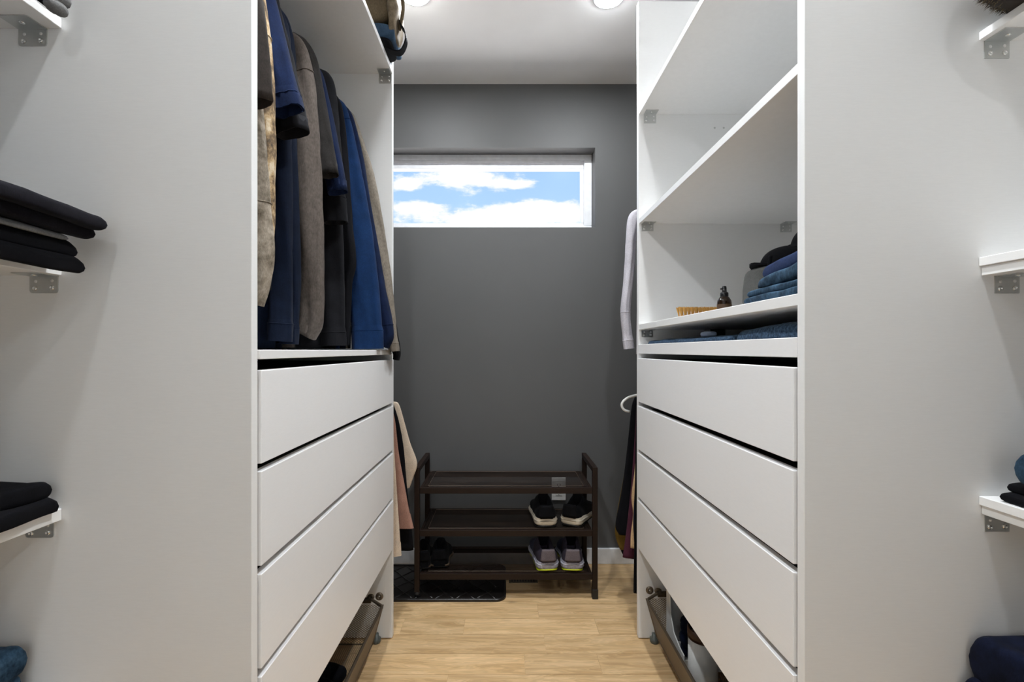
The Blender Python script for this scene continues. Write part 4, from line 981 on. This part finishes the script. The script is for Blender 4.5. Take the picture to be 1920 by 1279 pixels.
# ---------------------------------------------------------------- shoes
def shoe(label, x, y, z, rot, mats, L=.265, scale=1.0, group=None, style='runner', side=1, wk=1.0, name='sneaker'):
    if style == 'flat': scale *= .85
    """heel toward -Y before rotation; origin at heel bottom centre"""
    t = thing(name, (x, y, z), label, 'shoe', group); n = 30
    R = Matrix.Translation((x, y, z)) @ Matrix.Rotation(rot, 4, 'Z') @ Matrix.Scale(scale, 4)
    Wd = [(0, .024), (.03, .034), (.10, .041), (.30, .040), (.5, .041), (.72, .049), (.86, .044), (.95, .029), (1, .010)]
    Wd = [(a, b_*wk) for a, b_ in Wd]
    off = [(0, 0), (.4, -.002*side), (.75, .004*side), (1, -.004*side)]
    st = [0, .012, .03, .06, .1, .15, .2, .26, .32, .38, .44, .5, .56, .62, .68, .74, .8, .86, .91, .95, .98, 1]
    solez = {'runner': [(0, .048), (.15, .050), (.5, .038), (1, .030)], 'flat': [(0, .020), (1, .018)]}[style]
    toe = [(0, .006), (.06, 0), (.8, 0), (1, .012)]
    def secs(zl, zh, g, wav=False):
        rings = []
        for s in st:
            w = interp(Wd, s)*g; cx = interp(off, s); yy = s*L+(0 if s < .5 else 0); r = []
            a0, a1 = zl(s), zh(s)
            for k in range(n):
                q = 2*PI*k/n; c, sn = math.cos(q), math.sin(q)
                r.append((cx+w*math.copysign(abs(c)**.55, c)*(1+(.05 if sn < 0 else 0)), yy, (a0+a1)/2+(a1-a0)/2*math.copysign(abs(sn)**.5, sn)))
            rings.append(r)
        return rings
    zt = lambda s: interp(solez, s)
    t0 = lambda s: interp(toe, s)
    MB().rings(secs(lambda s: t0(s)+.0, lambda s: t0(s)+.007, .97)).xf(R).build('outsole', mats['outsole'], t)
    MB().rings(secs(lambda s: t0(s)+.006, zt, 1.06)).xf(R).build('midsole', mats['sole'], t)
    if style == 'runner':
        MB().rings(secs(lambda s: zt(s)*.55, lambda s: zt(s)*.72, 1.10)).xf(R).build('midsole_band', mats['band'], t)
    # upper with a real opening
    top = [(0, .098), (.05, .096), (.12, .092), (.25, .096), (.36, .112), (.42, .118), (.55, .098), (.7, .074), (.85, .060), (.95, .046), (1, .034)]
    b = MB(); rings = []; m = 33
    for s in st:
        w = interp(Wd, s)*.98; cx = interp(off, s); base = zt(s)-.006; h = interp(top, s); r = []
        yy = s*L-(.004 if s == 0 else 0)
        op = 1 if .03 < s < .40 else 0
        for k in range(m):
            a = PI*k/(m-1); c, sn = math.cos(a), math.sin(a)
            X = w*math.copysign(abs(c)**.62, c)*(1-.22*sn**2*(h > .07)); Z = base+(h-base)*sn**.62
            if op and sn > .90:
                kk = min(1, (sn-.90)/.05); Z -= kk*(h-.030-(.03 if s > .33 else 0))*.92
                X = X*(.98)
            r.append((cx+X, yy, Z))
        rings.append(r)
    nn = m; vs = [p for r in rings for p in r]; fs = []; mi = []
    for k in range(len(rings)-1):
        for i in range(nn-1): fs.append((k*nn+i, k*nn+i+1, (k+1)*nn+i+1, (k+1)*nn+i))
    b.add(vs, fs, 0, True)
    for idx, f in enumerate(b.f):
        i = idx % (nn-1); k = idx//(nn-1); a = PI*(i+.5)/(nn-1)
        if math.sin(a) > .905 and .02 < (st[k]+st[k+1])/2 < .40: b.m[idx] = 1
        elif (st[k]+st[k+1])/2 < .16: b.m[idx] = 2
        elif (st[k]+st[k+1])/2 > .45: b.m[idx] = 3
    b.add(rings[0], [tuple(range(nn))], 2, True); b.add(rings[-1], [tuple(range(nn))], 3, True)
    b.xf(R).build('upper', [mats['upper'], mats['lining'], mats['heel'], mats['toe']], t)
    # padded heel tab
    ht = MB(); rings = []
    for k in range(9):
        u = k/8; zz = .050+.046*u; ww = (.031-.006*u)*wk; rings.append([(ww*math.cos(PI*q/12+PI)*1.0, .000-.012*abs(math.sin(PI*q/12))**.8*(1-.2*u), zz+.004*math.sin(PI*q/12)*(u > .9)) for q in range(13)]+[(ww*.9*math.cos(PI*q/12), .010, zz) for q in range(13)])
    ht.rings(rings).xf(R).build('heel_counter', mats['tab'], t)
    tg = MB(); roundbox(tg, -.024, .024, L*.38, L*.45, .070, .124, .6, 20, 10, 0); tg.xf(R).build('tongue', mats['lining2'], t)
    lc = MB()
    for q in range(4):
        s = .44+.055*q; zz = interp(top, s)+.001
        lc.tube([(-.020, s*L, zz-.012), (-.010, s*L+.003, zz-.001), (.010, s*L+.003, zz-.001), (.020, s*L, zz-.012)], .0022, n=7)
    lc.xf(R).build('laces', mats['lace'], t)
    return t
M['shoeblack'] = fabric('black_shoe_mesh', (.003, .003, .004)); M['solecream'] = plain('cream_foam', (.62, .55, .44), .6); M['shoelining'] = fabric('black_lining', (.006, .006, .009))
M['lav'] = fabric('lavender_foam', (.36, .36, .44), .05, weave=200); M['lavpale'] = plain('pale_lavender_foam', (.56, .57, .66), .6); M['mauve'] = fabric('mauve_grey_mesh', (.13, .108, .118), .1)
M['plumgrey'] = fabric('plum_grey_mesh', (.045, .038, .055), .15); M['teal'] = fabric('slate_teal_mesh', (.03, .05, .075), .2); M['neon'] = plain('neon_yellow_rubber', (.65, .75, .03), .5)
M['brownsole'] = plain('brown_rubber_sole', (.10, .07, .045), .5); M['lavupper'] = fabric('lavender_mesh', (.07, .075, .12), .15)
ms = dict(outsole='rubber', sole='solecream', band='solecream', upper='shoeblack', lining='shoelining', heel='shoeblack', toe='shoeblack', tab='shoeblack', lining2='shoeblack', lace='shoeblack')
z2 = .281+.0165
shoe('black sneaker with thick cream sole, left of the pair on the middle tier', PX(1025, 2.075), 2.072, z2, .06, ms, side=1, group=None, wk=1.12)
shoe('black sneaker with thick cream sole turned sideways, right of the pair on the middle tier', PX(1068, 2.08), 2.085, z2, -.50, ms, L=.245, side=-1, wk=1.12)
ml = dict(outsole='neon', sole='lav', band='lavpale', upper='plumgrey', lining='shoelining', heel='plumgrey', toe='lavupper', tab='mauve', lining2='shoelining', lace='teal')
z3 = .095+.0165
shoe('grey-lavender running shoe with neon sole, left of the pair on the bottom tier', PX(1028, 2.068), 2.066, z3, .10, ml, side=1, wk=1.12)
shoe('grey-lavender running shoe with neon sole, right of the pair on the bottom tier', PX(1074, 2.068), 2.066, z3, -.05, ml, side=-1, wk=1.12)
mb_ = dict(outsole='rubber', sole='brownsole', band='brownsole', upper='shoeblack', lining='shoelining', heel='shoeblack', toe='shoeblack', tab='shoeblack', lining2='shoeblack', lace='shoelining')
shoe('black low shoe with a brown sole at the left end of the bottom tier', PX(826, 2.14), 2.10, z3, .05, mb_, L=.22, style='flat', wk=1.15, name='leather_shoe')
shoe('black low shoe in the shadow beside the left post of the bottom tier', PX(800, 2.14), 2.085, z3, .18, mb_, L=.22, style='flat', wk=.8, name='leather_shoe')
